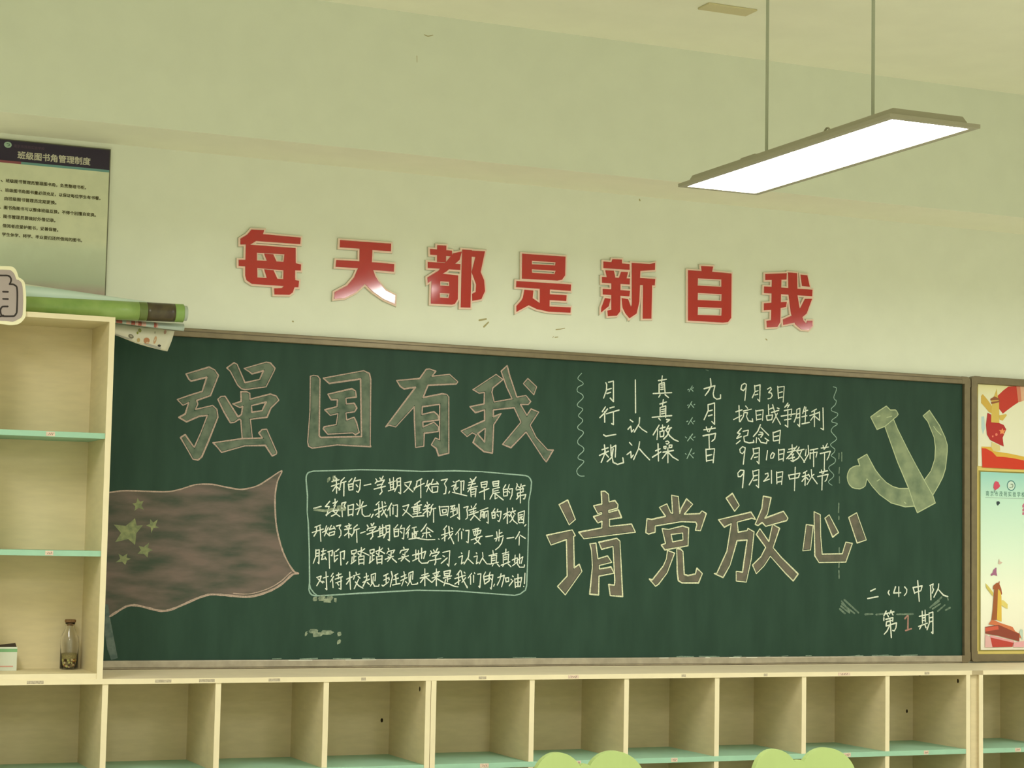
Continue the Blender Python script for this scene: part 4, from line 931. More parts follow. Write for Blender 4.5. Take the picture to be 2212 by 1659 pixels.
地 2525,2743 2569,2756;2551,2785 2552,2723;2528,2700 2574,2724;2559,2746 2631,2774 2617,2720;2598,2798 2600,2720;2572,2781 2578,2703 2601,2683 2649,2687 2658,2700
对 1768,2567 1802,2577 1794,2547 1770,2506;1777,2559 1816,2527;1819,2563 1857,2576;1839,2610 1849,2477 1838,2487;1816,2539 1827,2533
待 1895,2600 1881,2576;1900,2576 1875,2535;1892,2552 1898,2493;1921,2584 1959,2595;1938,2603 1939,2560;1913,2556 1968,2575;1918,2528 1965,2544;1958,2569 1960,2482 1945,2488;1931,2524 1942,2512
校 2003,2557 2046,2574;2025,2610 2035,2482;2029,2557 2002,2520;2075,2610 2079,2598;2054,2582 2105,2597;2065,2578 2057,2557;2093,2578 2108,2566;2098,2558 2065,2487;2072,2537 2099,2509 2134,2491
规 2141,2571 2175,2583;2131,2534 2184,2559;2157,2603 2162,2563 2134,2505;2167,2534 2185,2518;2196,2592 2202,2530;2198,2592 2231,2604 2228,2547;2214,2579 2211,2535 2192,2506;2211,2535 2225,2506 2259,2507 2261,2519
、 2285,2515 2294,2507
班 2297,2584 2331,2601;2297,2552 2332,2569;2316,2593 2318,2527;2298,2511 2337,2540;2357,2618 2367,2581 2351,2503;2338,2573 2341,2556;2380,2585 2410,2602;2392,2594 2399,2524;2376,2557 2415,2569;2368,2516 2429,2529
规 2437,2578 2476,2595;2433,2549 2485,2574;2458,2619 2468,2578 2443,2512;2473,2545 2486,2533;2498,2607 2504,2542;2500,2607 2533,2622 2530,2562;2516,2595 2512,2550 2489,2513;2512,2550 2526,2521 2566,2526 2572,2538
@essay 2.6
途 2633,2983 2612,2951 2590,2926;2638,2956 2688,2924;2604,2910 2662,2919;2634,2944 2636,2877;2609,2898 2600,2881;2658,2903 2671,2888;2537,2925 2546,2919;2529,2904 2555,2913 2547,2884 2543,2874;2543,2878 2589,2868 2645,2863 2705,2866
， 2734,2871 2740,2868
我 2799,2972 2773,2942;2758,2900 2852,2931;2786,2943 2786,2857;2761,2871 2805,2901;2817,2968 2823,2910 2861,2836 2856,2852;2850,2915 2815,2872;2840,2958 2849,2948
们 2912,2953 2875,2907;2897,2920 2898,2857;2935,2950 2939,2942;2924,2929 2925,2875;2958,2938 2985,2942 2980,2846 2966,2854
要 3014,2945 3066,2959;3021,2935 3031,2902 3076,2919 3085,2945 3021,2931;3039,2944 3042,2914;3057,2948 3058,2915;3004,2868 3095,2899;3054,2906 3041,2873 3082,2838;3077,2890 3064,2860 3032,2839
一 3127,2895 3184,2905
步 3240,2952 3237,2864;3241,2922 3263,2931;3217,2935 3223,2893;3200,2880 3273,2906;3219,2880 3212,2863;3273,2894 3261,2847 3238,2817 3211,2796
一 3306,2886 3363,2895
个 3411,2939 3398,2913 3378,2883;3416,2913 3461,2889;3410,2900 3409,2835
学 2672,2779 2681,2766;2696,2787 2703,2775;2729,2798 2712,2767;2666,2741 2674,2758 2743,2772 2728,2751;2688,2738 2724,2749 2715,2734;2667,2704 2758,2722;2713,2734 2716,2693 2708,2674
习 2772,2768 2830,2783 2824,2665 2810,2681;2773,2743 2787,2737;2761,2685 2809,2727
， 2884,2687 2873,2674
认 2925,2768 2930,2762;2904,2733 2935,2746 2927,2683 2945,2696;2990,2786 2985,2738 2950,2683;2980,2725 3027,2686
认 3050,2770 3054,2764;3032,2739 3059,2747 3052,2685 3067,2697;3102,2775 3107,2740 3077,2687;3105,2727 3140,2686 3177,2686
真 3157,2749 3223,2767;3188,2791 3194,2754;3178,2745 3179,2691;3178,2745 3221,2754 3218,2695;3185,2728 3208,2733;3186,2712 3208,2716;3163,2684 3236,2700;3195,2689 3186,2670;3227,2687 3246,2668
真 3269,2767 3322,2781;3298,2802 3297,2768;3276,2755 3278,2696;3276,2755 3322,2764 3319,2701;3286,2738 3309,2743;3286,2721 3309,2726;3260,2677 3333,2705;3283,2684 3274,2669;3319,2688 3343,2668
地 3353,2718 3392,2736;3378,2757 3374,2702;3356,2674 3393,2702;3393,2715 3443,2745 3430,2694;3415,2766 3416,2694;3397,2736 3398,2689 3417,2664 3456,2665 3458,2682
， 2569,2534 2573,2528
未 2603,2592 2656,2607;2592,2571 2665,2591;2628,2642 2631,2514;2630,2584 2595,2538;2634,2580 2688,2539
来 2696,2605 2749,2623;2705,2597 2714,2585;2740,2618 2732,2593;2688,2572 2754,2590;2722,2643 2725,2515;2721,2573 2688,2539;2728,2569 2782,2540
是 2785,2623 2790,2594;2785,2623 2838,2632 2830,2595 2790,2590;2794,2607 2825,2611;2781,2573 2848,2591;2812,2590 2816,2545;2817,2565 2840,2572;2800,2561 2787,2515;2796,2536 2832,2528 2873,2512 2904,2508
我 2919,2633 2893,2599;2876,2570 2961,2596;2906,2608 2908,2525;2877,2529 2921,2558;2928,2629 2939,2571 2981,2501 2978,2513;2966,2579 2935,2542;2951,2621 2960,2613
们 3015,2613 2986,2576;3006,2588 3008,2528;3037,2618 3042,2609;3031,2597 3032,2543;3065,2606 3092,2610 3085,2504 3076,2514
的 3130,2623 3115,2594;3115,2589 3126,2531 3162,2556 3161,2598 3115,2585;3125,2564 3157,2573;3169,2623 3161,2598;3165,2598 3193,2603 3181,2494 3172,2502;3170,2577 3184,2565
， 3208,2532 3201,2515
加 3234,2582 3289,2600 3281,2558 3268,2511;3261,2612 3253,2566 3231,2524;3299,2579 3304,2550 3327,2554 3326,2583 3299,2579
油 3358,2596 3365,2590;3345,2571 3354,2565;3332,2520 3363,2559;3377,2576 3385,2508;3379,2571 3437,2585 3424,2513;3404,2609 3406,2513;3387,2546 3424,2551;3387,2515 3424,2517
！ 3464,2619 3461,2538;3454,2517 3456,2515
@red
#每
1187,5131 1284,5135 1277,5104 1570,5101 1567,5052 1226,5049 1180,5017 1149,5017 1107,5013 1106,5056 1157,5091
1149,5017 1532,5019 1536,4906 1578,4899 1577,4853 1534,4852 1535,4734 1435,4727 1205,4726 1162,4751 1151,4786 1149,4853 1099,4853 1097,4898 1149,4902 h 1234,4962 1447,4966 1442,4909 1236,4904 h 1240,4848 1444,4845 1444,4779 1243,4777
1449,4792 1536,4793 1536,4778 1566,4775 1562,4726 1532,4724 1519,4684 1495,4665 1379,4659 1375,4705 1435,4711 1451,4731
1291,4959 1360,4959 1388,4905 1314,4903
1295,4842 1366,4839 1397,4778 1318,4776
#天
1881,5108 2291,5113 2290,5054 2141,5053 2138,4959 2320,4958 2318,4899 2151,4900 2168,4855 2197,4815 2254,4751 2334,4718 2333,4652 2244,4683 2155,4734 2088,4788 2014,4719 1928,4671 1847,4658 1849,4709 1947,4766 2000,4832 2030,4905 1851,4902 1855,4954 2040,4958 2039,5055 1880,5053
#都
2670,5131 2745,5133 2745,5003 2671,5002
2612,5098 2793,5098 2794,5054 2614,5054
2595,4996 2866,4999 2865,4953 2596,4949
2805,5079 2875,5098 2858,5032 2752,4934 2599,4833 2595,4875 2684,4934
2685,4913 2849,4909 2850,4724 2826,4685 2803,4678 2628,4675 2629,4862 h 2701,4853 2776,4854 2777,4821 2700,4819 h 2699,4761 2781,4763 2774,4727 2700,4726
2879,5114 2959,5115 2957,4665 2877,4662 2877,4938
2953,5111 3070,5115 3037,4950 3067,4888 3077,4803 3047,4737 2973,4719 2970,4774 3000,4792 3002,4851 2962,4944 2991,5064 2954,5064
@red
#是
3389,5121 3765,5126 3764,4976 3737,4939 3698,4930 3391,4923 h 3473,5071 3680,5075 3677,5049 3473,5043 h 3474,5004 3682,5007 3672,4979 3475,4976
3344,4901 3817,4907 3815,4856 3342,4852
3547,4861 3633,4861 3632,4704 3550,4704
3624,4816 3780,4818 3778,4772 3625,4770
3414,4837 3490,4836 3485,4775 3549,4739 3632,4719 3818,4724 3816,4681 3627,4677 3525,4691 3454,4718 3349,4658 3348,4705 3391,4752 3403,4776
#新
4182,5137 4267,5141 4268,5110 4336,5110 4337,5063 4104,5060 4103,5113 4175,5113
4121,5043 4196,5045 4210,4991 4136,4985
4262,5042 4324,5043 4309,4986 4243,4987
4092,4988 4342,4992 4339,4944 4093,4941
4100,4892 4344,4893 4338,4848 4101,4847
4176,4947 4257,4947 4258,4721 4228,4684 4150,4675 4145,4720 4179,4728
4121,4819 4170,4816 4155,4756 4088,4702 4090,4740
4270,4829 4328,4824 4359,4752 4341,4673 4307,4707 4280,4752
4357,5120 4520,5124 4568,5136 4567,5080 4434,5061 4432,5003 4571,5005 4567,4953 4433,4947 4429,4810 4406,4713 4343,4671 4342,4733 4363,4782
4462,4955 4543,4955 4540,4680 4463,4675
#自
4996,5144 5106,5147 5097,5103 5281,5102 5281,4734 5253,4698 5205,4690 4879,4686 4874,5099 5001,5102 h 4965,5039 5187,5046 5188,4985 4963,4979 h 4966,4919 5191,4924 5189,4867 4964,4860 h 4968,4804 5193,4810 5191,4746 4966,4738
#我
5605,5122 5811,5144 5808,5090 5606,5071
5669,5084 5759,5084 5751,4727 5723,4686 5624,4676 5620,4731 5665,4740
5595,5017 6063,5022 6060,4967 5593,4962
5594,4876 5813,4903 5806,4860 5679,4827 5594,4817
5825,5151 5911,5151 5917,4960 5942,4838 5979,4754 6007,4731 6014,4756 6065,4759 6065,4716 6029,4680 5958,4681 5900,4718 5856,4807 5831,4966
5991,4940 6060,4945 6007,4817 5907,4737 5782,4707 5779,4753 5878,4797 5949,4863
5947,5141 6011,5140 6037,5045 5962,5047"""
SY = -0.0100
bb = thing('blackboard', 'long green blackboard in a brown metal frame covered with chalk writing and drawings', 'blackboard', (1.85, 0, 0.9505))
BX0, BX1, BZ0, BZ1 = -0.152, 3.8300, 0.9515, 2.1830
fw = 0.0300
bx(BX0+0.01, BX1-0.01, SY, -0.0015, BZ0+0.01, BZ1-0.01).build('writing_surface', board_m, bb)
def rail(x0, x1, z0, z1, m, nm):
    return bx(x0, x1, -0.026, -0.0015, z0, z1).build(nm, m, bb, bevel=0.003)
cr = 0.022
groove_m = mat('rail_groove', (0.10, 0.08, 0.045), 0.5, 0.3)
bx(BX0+cr, BX1-cr, -0.0266, -0.0255, BZ1-0.0135, BZ1-0.0110).build('rail_groove', groove_m, bb)
bx(BX0+cr, BX1-cr, -0.0266, -0.0255, BZ0+0.0040, BZ0+0.0060).build('rail_groove', groove_m, bb)
rail(BX0+cr, BX1-cr, BZ1-fw-0.002, BZ1, frame_m, 'top_rail')
rail(BX0+cr, BX1-cr, BZ0, BZ0+fw, railm_m, 'bottom_rail')
rail(BX1-0.031, BX1, BZ0+cr, BZ1-cr, frame_m, 'side_rail')
rail(BX0, BX0+0.031, BZ0+cr, BZ1-cr, frame_m, 'side_rail')
def corner(cx, cz, sx, sz, m):
    # rounded plastic corner between two rails
    a = [(cx, cz)]
    R = 0.0300
    pts = [(cx-sx*R, cz-sz*0.0), ]
    lp = [(cx-sx*0.045, cz), ]
    for k in range(6):
        t = math.radians(90*k/5)
        lp.append((cx-sx*(0.020-0.020*math.sin(t)), cz-sz*(0.020-0.020*math.cos(t))))
    lp += [(cx, cz-sz*0.045), (cx-sx*0.0305, cz-sz*0.045), (cx-sx*0.0305, cz-sz*0.0315), (cx-sx*0.045, cz-sz*0.0315)]
    MB().prism([lp], -0.0268, -0.0015).build('frame_corner', m, bb)
for sx, cx in ((1, BX1+0.0005), (-1, BX0-0.0005)):
    corner(cx, BZ1+0.0005, sx, 1, frame_m)
    corner(cx, BZ0-0.0005, sx, -1, frame_m)
# chalk dust and scratches along the lower rail
mb = MB()
for k in range(26):
    x = 2.2+1.55*rnd.random() if k < 18 else 0.6+1.2*rnd.random()
    mb.ribbon([(x, BZ0+fw+0.003*rnd.random()), (x+0.02+0.05*rnd.random(), BZ0+fw+0.001+0.003*rnd.random())], 0.0022+0.002*rnd.random(), SY-0.0006)
mb.build('chalk_dust', chalkd_m, bb)
mb = MB()
for x, wv in ((0.78, 0.09), (2.32, 0.04), (2.53, 0.02), (2.64, 0.05), (2.72, 0.05), (1.0, 0.12)):
    mb.ribbon([(x, BZ0+fw-0.002), (x+wv, BZ0+fw-0.002)], 0.003, -0.0263)
mb.build('chalk_dust', mat('bright_dust', (0.72, 0.72, 0.62), 0.9, 0.1), bb)

essay = None
cur = None
wd = 0.003
y_fill, y_line = SY-0.0005, SY-0.0009
pend = []     # (name, list of loops)
def flush():
    global pend
    if not pend:
        return
    kind, name, loops = pend
    if kind == 'big':
        brown = name in '请党放心'
        mb = MB()
        for lp in loops:
            mb.prism([offset(l, -0.0042) if i == 0 else offset(l, 0.0030) for i, l in enumerate(lp)], y_fill, 0, sides=False)
        o = mb.build('title_character', fillb_m if brown else fillg_m, bb, label=('brown-filled chalk character %s with a pale yellow outline' if brown else 'green-filled chalk character %s with a pink outline') % name)
        mb = MB()
        for lp in loops:
            for l in lp:
                mb.ribbon(l+[l[0]], 0.0052, y_line, 0.28)
        mb.build('chalk_outline', yell_m if brown else pinkl_m, o)
    elif kind == 'emblem':
        mb = MB().prism([loops[0][0]], y_fill, 0, sides=False)
        o = mb.build('hammer_and_sickle', filly_m, bb, label='yellow chalk hammer and sickle drawing')
        L0_ = loops[0][0]
        MB().ribbon(L0_+[L0_[0]], 0.0042, y_line, 0.2).build('chalk_outline', mat('olive_line', (0.46, 0.52, 0.32), 0.95, 0.05), o)
    elif kind == 'flag':
        l = loops[0][0]
        global flag
        flag = MB().prism([catmull(l, 4)], y_fill, 0, sides=False).build('chalk_flag', flag_m, bb, label='faded red chalk flag with yellow stars')
        c = catmull(l[:-1], 4)
        mb = MB()
        n1 = 4*14
        mb.ribbon(c[:n1], 0.0050, y_line, 0.2)
        mb.ribbon(c[n1-1:4*22+1], 0.0060, y_line, 0.2)
        mb.ribbon(c[4*22:], 0.0078, y_line, 0.2)
        mb.ribbon([(x-0.004, z+0.010) for x, z in c[4*22:4*26]], 0.0034, y_line, 0.2)
        mb.build('chalk_outline', pinkl_m, flag)
    elif kind == 'pole':
        MB().prism([loops[0][0]], y_fill-0.0001, 0, sides=False).build('flag_pole', pole_m, bb, label='grey chalk flag pole')
    elif kind == 'star':
        for lp in loops:
            MB().prism([lp[0]], y_line-0.0001, 0, sides=False).build('flag_star', star_m, flag, label='yellow chalk star')
    elif kind == 'red':
        n = RED[name]
        allx = [p[0] for lp in loops for p in lp[0]]
        allz = [p[1] for lp in loops for p in lp[0]]
        t = thing('slogan_character', 'glossy red raised character %s, %s' % (name, n), 'letter', ((min(allx)+max(allx))/2, 0, min(allz)), 'red slogan characters above the blackboard')
        f = MB()
        e = MB()
        s = MB()
        for lp in loops:
            f.prism(lp, -0.0130, -0.0105)
            e.prism([offset(l, 0.0068 if i == 0 else -0.0040) for i, l in enumerate(lp)], -0.0105, -0.001)
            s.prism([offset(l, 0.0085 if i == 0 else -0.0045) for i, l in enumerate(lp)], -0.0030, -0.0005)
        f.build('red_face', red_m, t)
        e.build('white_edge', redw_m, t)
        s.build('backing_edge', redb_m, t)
    pend = []
RED = {'每': 'first from the left', '天': 'second from the left, with a bright lamp reflection', '都': 'third from the left', '是': 'fourth, above the middle of the blackboard', '新': 'third from the right', '自': 'second from the right', '我': 'last at the right'}
for ln in DATA.split('\n'):
    if ln[0] == '@':
        flush()
        q = ln[1:].split()
        cur = q[0]
        wd = float(q[1])*0.00172 if len(q) > 1 else 0.004
        continue
    if ln[0] == '#':
        if cur == 'star' and pend:
            continue
        flush()
        pend = [cur, ln[1:], []]
        continue
    if pend and (ln[0] in '-0123456789') and ',' in ln.split(' ')[0]:
        pend[2].append([H(p) for p in ln.split(' h ')])
        continue
    name, rest = ln.split(' ', 1)
    cm = rest.startswith('c ')
    if cm:
        rest = rest[2:]
    mb = MB()
    bright = cur == 'smudge' and wd > 0.0085
    for s in rest.split(';'):
        p = H(s)
        if bright:
            # rubbed patch: several thin broken side-by-side strokes
            for q in range(7):
                dz = (q-3)*0.0021
                a, b = 0.12*rnd.random()+0.03*abs(q-3), 1-0.12*rnd.random()-0.03*abs(q-3)
                (xa, za), (xb, zb) = p[0], p[-1]
                if len(p) > 2:
                    mb.ribbon([(x, z+dz*0.6) for x, z in p], 0.0022, y_line-1e-4, 0.5)
                    continue
                mb.ribbon([(xa+(xb-xa)*t, za+(zb-za)*t+dz+0.001*rnd.random()) for t in (a, (a+b)/2, b)], 0.0025, y_line, 0.5)
            continue
        if cm:
            p = catmull(p, 4)
        mb.ribbon(p, wd*(1.0 if cur not in ('note', 'essay') else 1.0), y_line-0.0002*(cur == 'essay'), 0.18)
    if cur == 'border':
        if essay is None:
            essay = mb.build('text_border', chalkb_m, bb, label='pale blue chalk border round the essay')
        else:
            mb.build('border_line', chalkb_m, essay)
    elif cur == 'essay':
        mb.build('chalk_character', chalk_m, essay)
    elif cur == 'note':
        mb.build('chalk_character', chalk_m, bb)
    elif cur == 'mark':
        mb.build('chalk_mark', chalkb_m, bb)
    elif cur == 'squiggle':
        mb.build('wavy_line', chalkb_m, bb)
    elif cur == 'emline':
        mb.build('chalk_highlight', mat('olive_line', (0.46, 0.52, 0.32), 0.95, 0.05), bb)
    elif cur == 'pinkone':
        mb.build('chalk_character', pink1_m, bb, label='pink chalk numeral 1')
    elif cur == 'smudge':
        mb.build('chalk_smudge', chalks_m if not bright else mat('bright_rub', (0.33, 0.38, 0.27), 0.95, 0.05, col2=(0.16, 0.21, 0.15), scale=70), bb)
flush()

# ---------------------------------------------------------------- notice board at the right
nb = thing('notice_board', 'brown framed notice board lined in gold with two colourful printed sheets, at the right edge', 'notice board', (4.6, 0, 0.96))
NX0, NX1, NZ0, NZ1 = 3.8345, 5.30, 0.9560, 2.1880
def nrail(*a):
    bx(a[0], a[1], -0.028, -0.0015, a[2], a[3]).build(a[4], frame_m, nb, bevel=0.003)
nrail(NX0+0.02, NX1, NZ1-0.031, NZ1, 'top_rail')
nrail(NX0+0.02, NX1, NZ0, NZ0+0.031, 'bottom_rail')
nrail(NX0, NX0+0.031, NZ0+0.02, NZ1-0.02, 'side_rail')
nrail(NX1, NX1+0.031, NZ0, NZ1, 'side_rail')
for sz, cz in ((1, NZ1+0.0005), (-1, NZ0-0.0005)):
    lp = [(NX0+0.045, cz)]
    for k in range(6):
        t = math.radians(90*k/5)
        lp.append((NX0-0.0005+0.018-0.018*math.sin(t), cz-sz*(0.018-0.018*math.cos(t))))
    lp += [(NX0-0.0005, cz-sz*0.045), (NX0+0.0312, cz-sz*0.045), (NX0+0.0312, cz-sz*0.0312), (NX0+0.045, cz-sz*0.0312)]
    MB().prism([lp], -0.0288, -0.0015).build('frame_corner', frame_m, nb)
bx(NX0+0.02, NX1, -0.0100, -0.0015, NZ0+0.02, NZ1-0.02).build('gold_backing', gold_m, nb)
cream = grad_mat('upper_sheet_print', [(0, (0.78, 0.77, 0.62)), (0.80, (0.78, 0.77, 0.58)), (1.0, (0.78, 0.72, 0.35))], 0.84, 1.20)
US = (3.8790, 5.29, 1.7980, 2.1555)
LS = (3.8930, 5.28, 1.0050, 1.7735)
us = bx(US[0], US[1], -0.0135, -0.0100, US[2], US[3]).build('upper_sheet', cream, nb)
lsb = bx(LS[0]-0.008, LS[1], -0.0112, -0.0100, LS[2]-0.006, LS[3]+0.006).build('sheet_shadow_line', goldd_m, nb)  # darker gold rim paints the shadow line round the lower sheet
lowm = grad_mat('lower_sheet_print', [(0.0, (0.82, 0.78, 0.66)), (0.3, (0.86, 0.87, 0.72)), (0.55, (0.70, 0.85, 0.70)), (0.85, (0.52, 0.76, 0.64)), (1.0, (0.30, 0.62, 0.58))], 0.045, 0.82)
ls = bx(LS[0], LS[1], -0.0135, -0.0112, LS[2], LS[3]).build('lower_sheet', lowm, nb)
DISP = """upper_mist .48,.62,.62 7793,4029 7824,4033 7834,3930 7810,3873 7793,3928
ribbon .52,.035,.02 7968,4220 8031,4271 8086,4307 8169,4313 8190,4171 8127,4134 8072,4098 8023,4064 7982,4105
ribbon .62,.22,.13 8169,4313 8211,4315 8225,4181 8190,4171
ribbon .70,.42,.27 8211,4315 8253,4317 8253,4191 8225,4181
monument .62,.40,.07 7790,4208 7807,4226 7838,4199 7865,4173 7906,4124 7903,4062 7872,4072 7824,4120 7790,4147
monument .66,.47,.10 7930,4215 7958,4281 7965,4222 7982,4161 7985,3981 7896,3977 7906,4158 7889,4179
band .28,.09,.03 7889,4188 7934,4212 7986,4195 7989,4183 7889,4173
band .28,.09,.03 7894,4162 7989,4177 7990,4164 7899,4143
monument .66,.47,.10 7982,4048 8058,4063 8065,4052 8020,4002 7989,4009
flag .43,.02,.02 7858,4065 7896,4050 7896,3983 7982,3980 8030,3966 8058,3928 8019,3853 8031,3777 7988,3790 7885,3828 7851,3874 7841,3958
star .8,.30,.10 8016,3937 8026,3918 8051,3922 8033,3901 8037,3882 8013,3892 7992,3883 7995,3905 7978,3919 8006,3920
star .75,.2,.13 7940,3886 7958,3893 7966,3879 7958,3865 7940,3869
star .75,.2,.13 7903,3865 7916,3871 7923,3863 7916,3852 7905,3854
monument .68,.58,.25 7899,3812 7988,3783 7992,3739 7899,3730
gold_hill .68,.42,.06 7793,3767 7892,3769 7920,3732 8085,3717 8251,3695 8251,3664 7954,3686 7851,3743 7793,3753
red_hill .60,.035,.01 7794,3753 7837,3753 7906,3725 7954,3685 8030,3685 8126,3678 8251,3661 8251,3582 7801,3586
balloon .60,.07,.13 7923,3444 7933,3462 7943,3470 7971,3465 7988,3435 7988,3424 7967,3406 7936,3391 7919,3411
balloon_string .15,.25,.25 7934,3394 7941,3392 7927,3367 7922,3369
balloon .03,.05,.06 7953,3293 7970,3297 7984,3292 7989,3279 7964,3258 7953,3272
dove .62,.48,.40 7977,2797 7987,2775 8014,2764 7987,2747 7966,2752
dove .36,.13,.25 7946,2721 7950,2713 7949,2680 7958,2646 7922,2657 7894,2646 7888,2662 7908,2674 7918,2701
wing .62,.52,.13 7833,2584 7871,2551 7915,2502 7913,2468 7870,2512 7840,2545
wing .72,.60,.18 8003,2438 8027,2436 8068,2403 8067,2364 8027,2380 8000,2397
monument .33,.10,.03 7925,2535 7965,2535 7960,2402 7952,2269 7894,2264 7908,2352 7915,2435
monument .72,.48,.07 7965,2535 7993,2513 8001,2469 8003,2253 7953,2268
monument .36,.09,.03 7911,2532 7915,2563 7946,2585 7969,2588 7976,2602 7983,2599 7980,2577 8000,2536 8008,2491 8001,2483 7980,2533
gate_roof .60,.17,.07 7897,2269 7938,2261 7986,2242 8120,2207 8147,2170 8192,2150 8216,2108 8089,2164 7972,2219 7863,2229
gate_wall .26,.05,.03 7829,2208 7972,2225 8192,2147 8191,2083 7965,2131 7829,2150
gate_roof .60,.10,.06 7829,2200 7965,2217 7971,2186 7829,2167
gate_base .48,.05,.04 7877,2123 8130,2074 8116,2035 7904,2032
gate_base .70,.42,.42 7828,2146 7880,2120 7905,2031 7826,2031
gate_base .72,.33,.36 7880,2137 8136,2086 8131,2070 7880,2117
gate_base .74,.38,.42 8133,2074 8247,2086 8247,2032 8124,2032
far_tower .50,.62,.55 8192,2158 8206,2192 8226,2181 8229,2092 8216,2103"""
lay = {}
for i, ln in enumerate(DISP.split('\n')):
    nm, c, rest = ln.split(' ', 2)
    col = tuple(float(v) for v in c.split(','))
    lp = H(rest)
    par = us if min(p[1] for p in lp) > 1.79 else ls
    y = -0.0137-0.00012*(i % 40)
    lp = [(max(x, (US if par is us else LS)[0]+0.0005), z) for x, z in lp]
    MB().prism([lp], y, 0, sides=False).build('printed_'+nm, mat('print_%s_%d' % (nm, i), col, 0.35, 0.4), par)
text_mb('社会主义核心价值观', 4.128, 4.128+0.56, 2.018, -0.0145, 0.01, 0.75).build('printed_text', mat('print_crimson', (0.36, 0.03, 0.03), 0.4, 0.4), us)
mb = MB()
cxx, czz = 4.0555, 1.7185
for R_, m_, yy in ((0.0230, mat('print_teal', (0.05, 0.20, 0.20), 0.4, 0.4), -0.0139), (0.0188, mat('print_pale', (0.60, 0.74, 0.66), 0.4, 0.4), -0.0142)):
    mb = MB()
    mb.quad(*[(cxx+R_*math.cos(k*math.pi/16), yy, czz+R_*math.sin(k*math.pi/16)) for k in range(32)])
    mb.build('printed_emblem_ring', m_, ls)
MB().ribbon([(cxx-0.002, czz+0.006), (cxx+0.008, czz+0.005), (cxx+0.009, czz-0.003), (cxx+0.003, czz-0.009)], 0.005, -0.0144).ribbon([(cxx-0.008, czz-0.009), (cxx-0.003, czz-0.009)], 0.004, -0.0144).build('printed_emblem_mark', mat('print_sage', (0.25, 0.33, 0.26), 0.4, 0.4), ls)
tl = mat('print_dark_teal', (0.07, 0.20, 0.15), 0.4, 0.4)
text_mb('南 京 市 茂 苑 实 验 学 校', 3.9205, 4.1290, 1.6715, -0.0139, 0.008, 1.3).build('printed_text', tl, ls)
MB().ribbon([(3.918, 1.6625), (4.35, 1.6635)], 0.0022, -0.0139).build('printed_rule', mat('print_rule', (0.30, 0.45, 0.38), 0.4, 0.4), ls)
text_mb('红领巾', 4.117, 4.117+0.27, 1.596, -0.0139, 0.03, 0.75).build('printed_text', mat('print_rose', (0.52, 0.16, 0.24), 0.4, 0.4), ls)

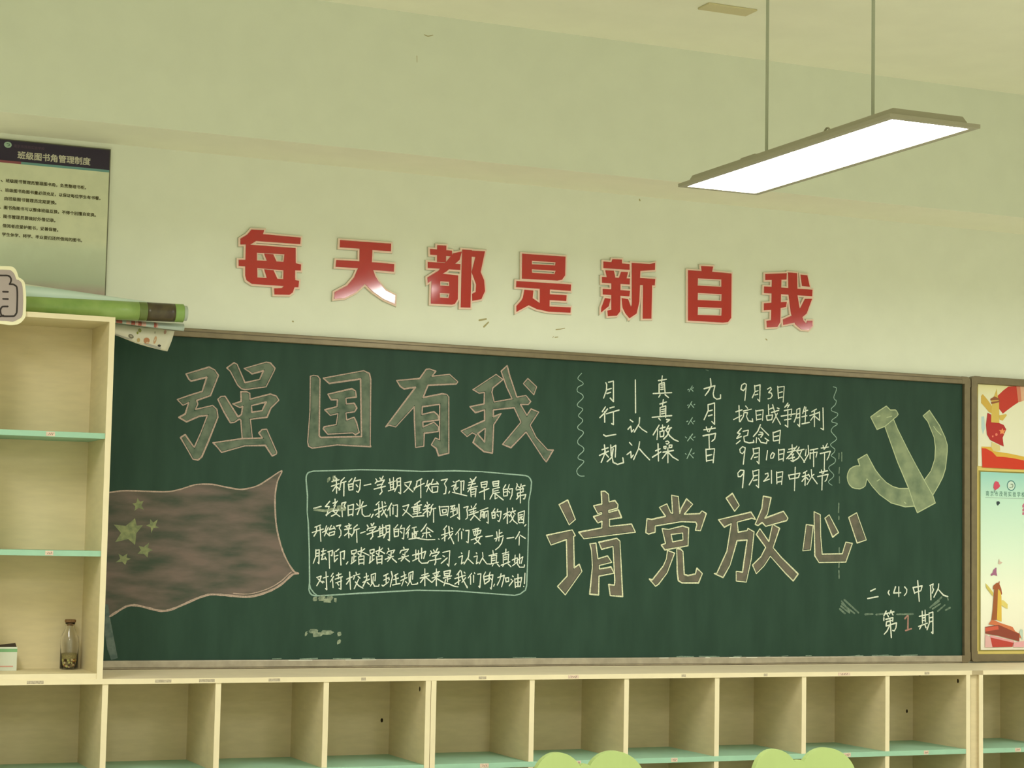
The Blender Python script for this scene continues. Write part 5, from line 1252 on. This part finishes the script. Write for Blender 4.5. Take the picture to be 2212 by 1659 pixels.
# ---------------------------------------------------------------- chairs
def chair(x, y, rz, label):
    t = thing('student_chair', label, 'chair', (x, y, 0), 'lime green student chairs at the bottom edge')
    top = 0.788
    # backrest outline: two round ears with a small knob between, tapering to the seat
    def arc(cx, cz, rx, rz_, a0, a1, n):
        return [(cx+rx*math.cos(math.radians(a0+(a1-a0)*k/n)), cz+rz_*math.sin(math.radians(a0+(a1-a0)*k/n))) for k in range(n+1)]
    r = 0.092
    half = arc(0.0965, top-r, r*1.02, r, -25, 148, 18)
    knob = arc(0.0, top-0.060, 0.024, 0.023, 40, 140, 5)
    lp = [(0.150, 0.50), (0.165, 0.56)]+half+knob+[(-a, b) for a, b in half[::-1]]+[(-0.165, 0.56), (-0.150, 0.50)]
    mb = MB()
    mb.prism([lp], -0.011, 0.011)
    n0 = len(mb.v)
    # back face
    m2 = MB().prism([lp], 0.011, 0, sides=False)
    mb.v += m2.v
    mb.f += [tuple(n0+i for i in f)[::-1] for f in m2.f]
    bm = bmesh.new()
    me = bpy.data.meshes.new('backrest')
    me.from_pydata(mb.v, [], mb.f)
    bm.from_mesh(me)
    bmesh.ops.remove_doubles(bm, verts=bm.verts, dist=1e-5)
    bmesh.ops.recalc_face_normals(bm, faces=bm.faces)
    for q in range(-9, 10):
        bmesh.ops.bisect_plane(bm, geom=bm.verts[:]+bm.edges[:]+bm.faces[:], plane_co=(q*0.02+0.0011, 0, 0), plane_no=(1, 0, 0))
    for q in range(12):
        bmesh.ops.bisect_plane(bm, geom=bm.verts[:]+bm.edges[:]+bm.faces[:], plane_co=(0, 0, 0.5113+q*0.022), plane_no=(0, 0, 1))
    for v in bm.verts:
        v.co.y += 0.19+0.10*(v.co.z-0.5)-0.9*(v.co.x**2)
    bm.to_mesh(me)
    bm.free()
    me.materials.append(chair_m)
    o = bpy.data.objects.new('backrest', me)
    COL.objects.link(o)
    o.parent = t
    b = o.modifiers.new('bevel', 'BEVEL')
    b.width = 0.006
    b.segments = 3
    b.limit_method = 'ANGLE'
    L0 = t.location.copy()
    def loc(mb_, nm, m, **k):
        mb_.v = [tuple(Vector(v)+L0) for v in mb_.v]
        return mb_.build(nm, m, t, **k)
    seat = [(0.17, -0.19), (0.185, -0.10), (0.18, 0.14), (0.15, 0.17), (-0.15, 0.17), (-0.18, 0.14), (-0.185, -0.10), (-0.17, -0.19)]
    s = MB()
    s.v = [(a, b_, 0.425) for a, b_ in seat]+[(a, b_, 0.445) for a, b_ in seat]
    k = len(seat)
    s.f = [tuple(range(k))[::-1], tuple(range(k, 2*k))]+[(i, (i+1) % k, k+(i+1) % k, k+i) for i in range(k)]
    loc(s, 'seat', chair_m, bevel=0.006)
    for sx in (-1, 1):
        loc(MB().tube([(sx*0.17, -0.20, 0.0), (sx*0.155, -0.15, 0.40), (sx*0.155, -0.13, 0.415)], 0.011, 10), 'leg', steel_m)
        loc(MB().tube([(sx*0.17, 0.22, 0.0), (sx*0.145, 0.155, 0.40), (sx*0.13, 0.205, 0.50), (sx*0.12, 0.223, 0.62)], 0.011, 10), 'leg', steel_m)
        loc(MB().tube([(sx*0.155, -0.15, 0.412), (sx*0.147, 0.155, 0.412)], 0.010, 10), 'seat_rail', steel_m)
    loc(MB().tube([(-0.155, -0.14, 0.410), (0.155, -0.14, 0.410)], 0.009, 10), 'cross_bar', steel_m)
    loc(MB().tube([(-0.147, 0.155, 0.410), (0.147, 0.155, 0.410)], 0.009, 10), 'cross_bar', steel_m)
    t.rotation_euler = (0, 0, rz)
    return t
chair(1.272, -1.72, 0.0, 'lime green student chair with a two-eared backrest, left one at the bottom edge')
chair(1.998, -1.79, 0.0, 'lime green student chair with a two-eared backrest, right one at the bottom edge')
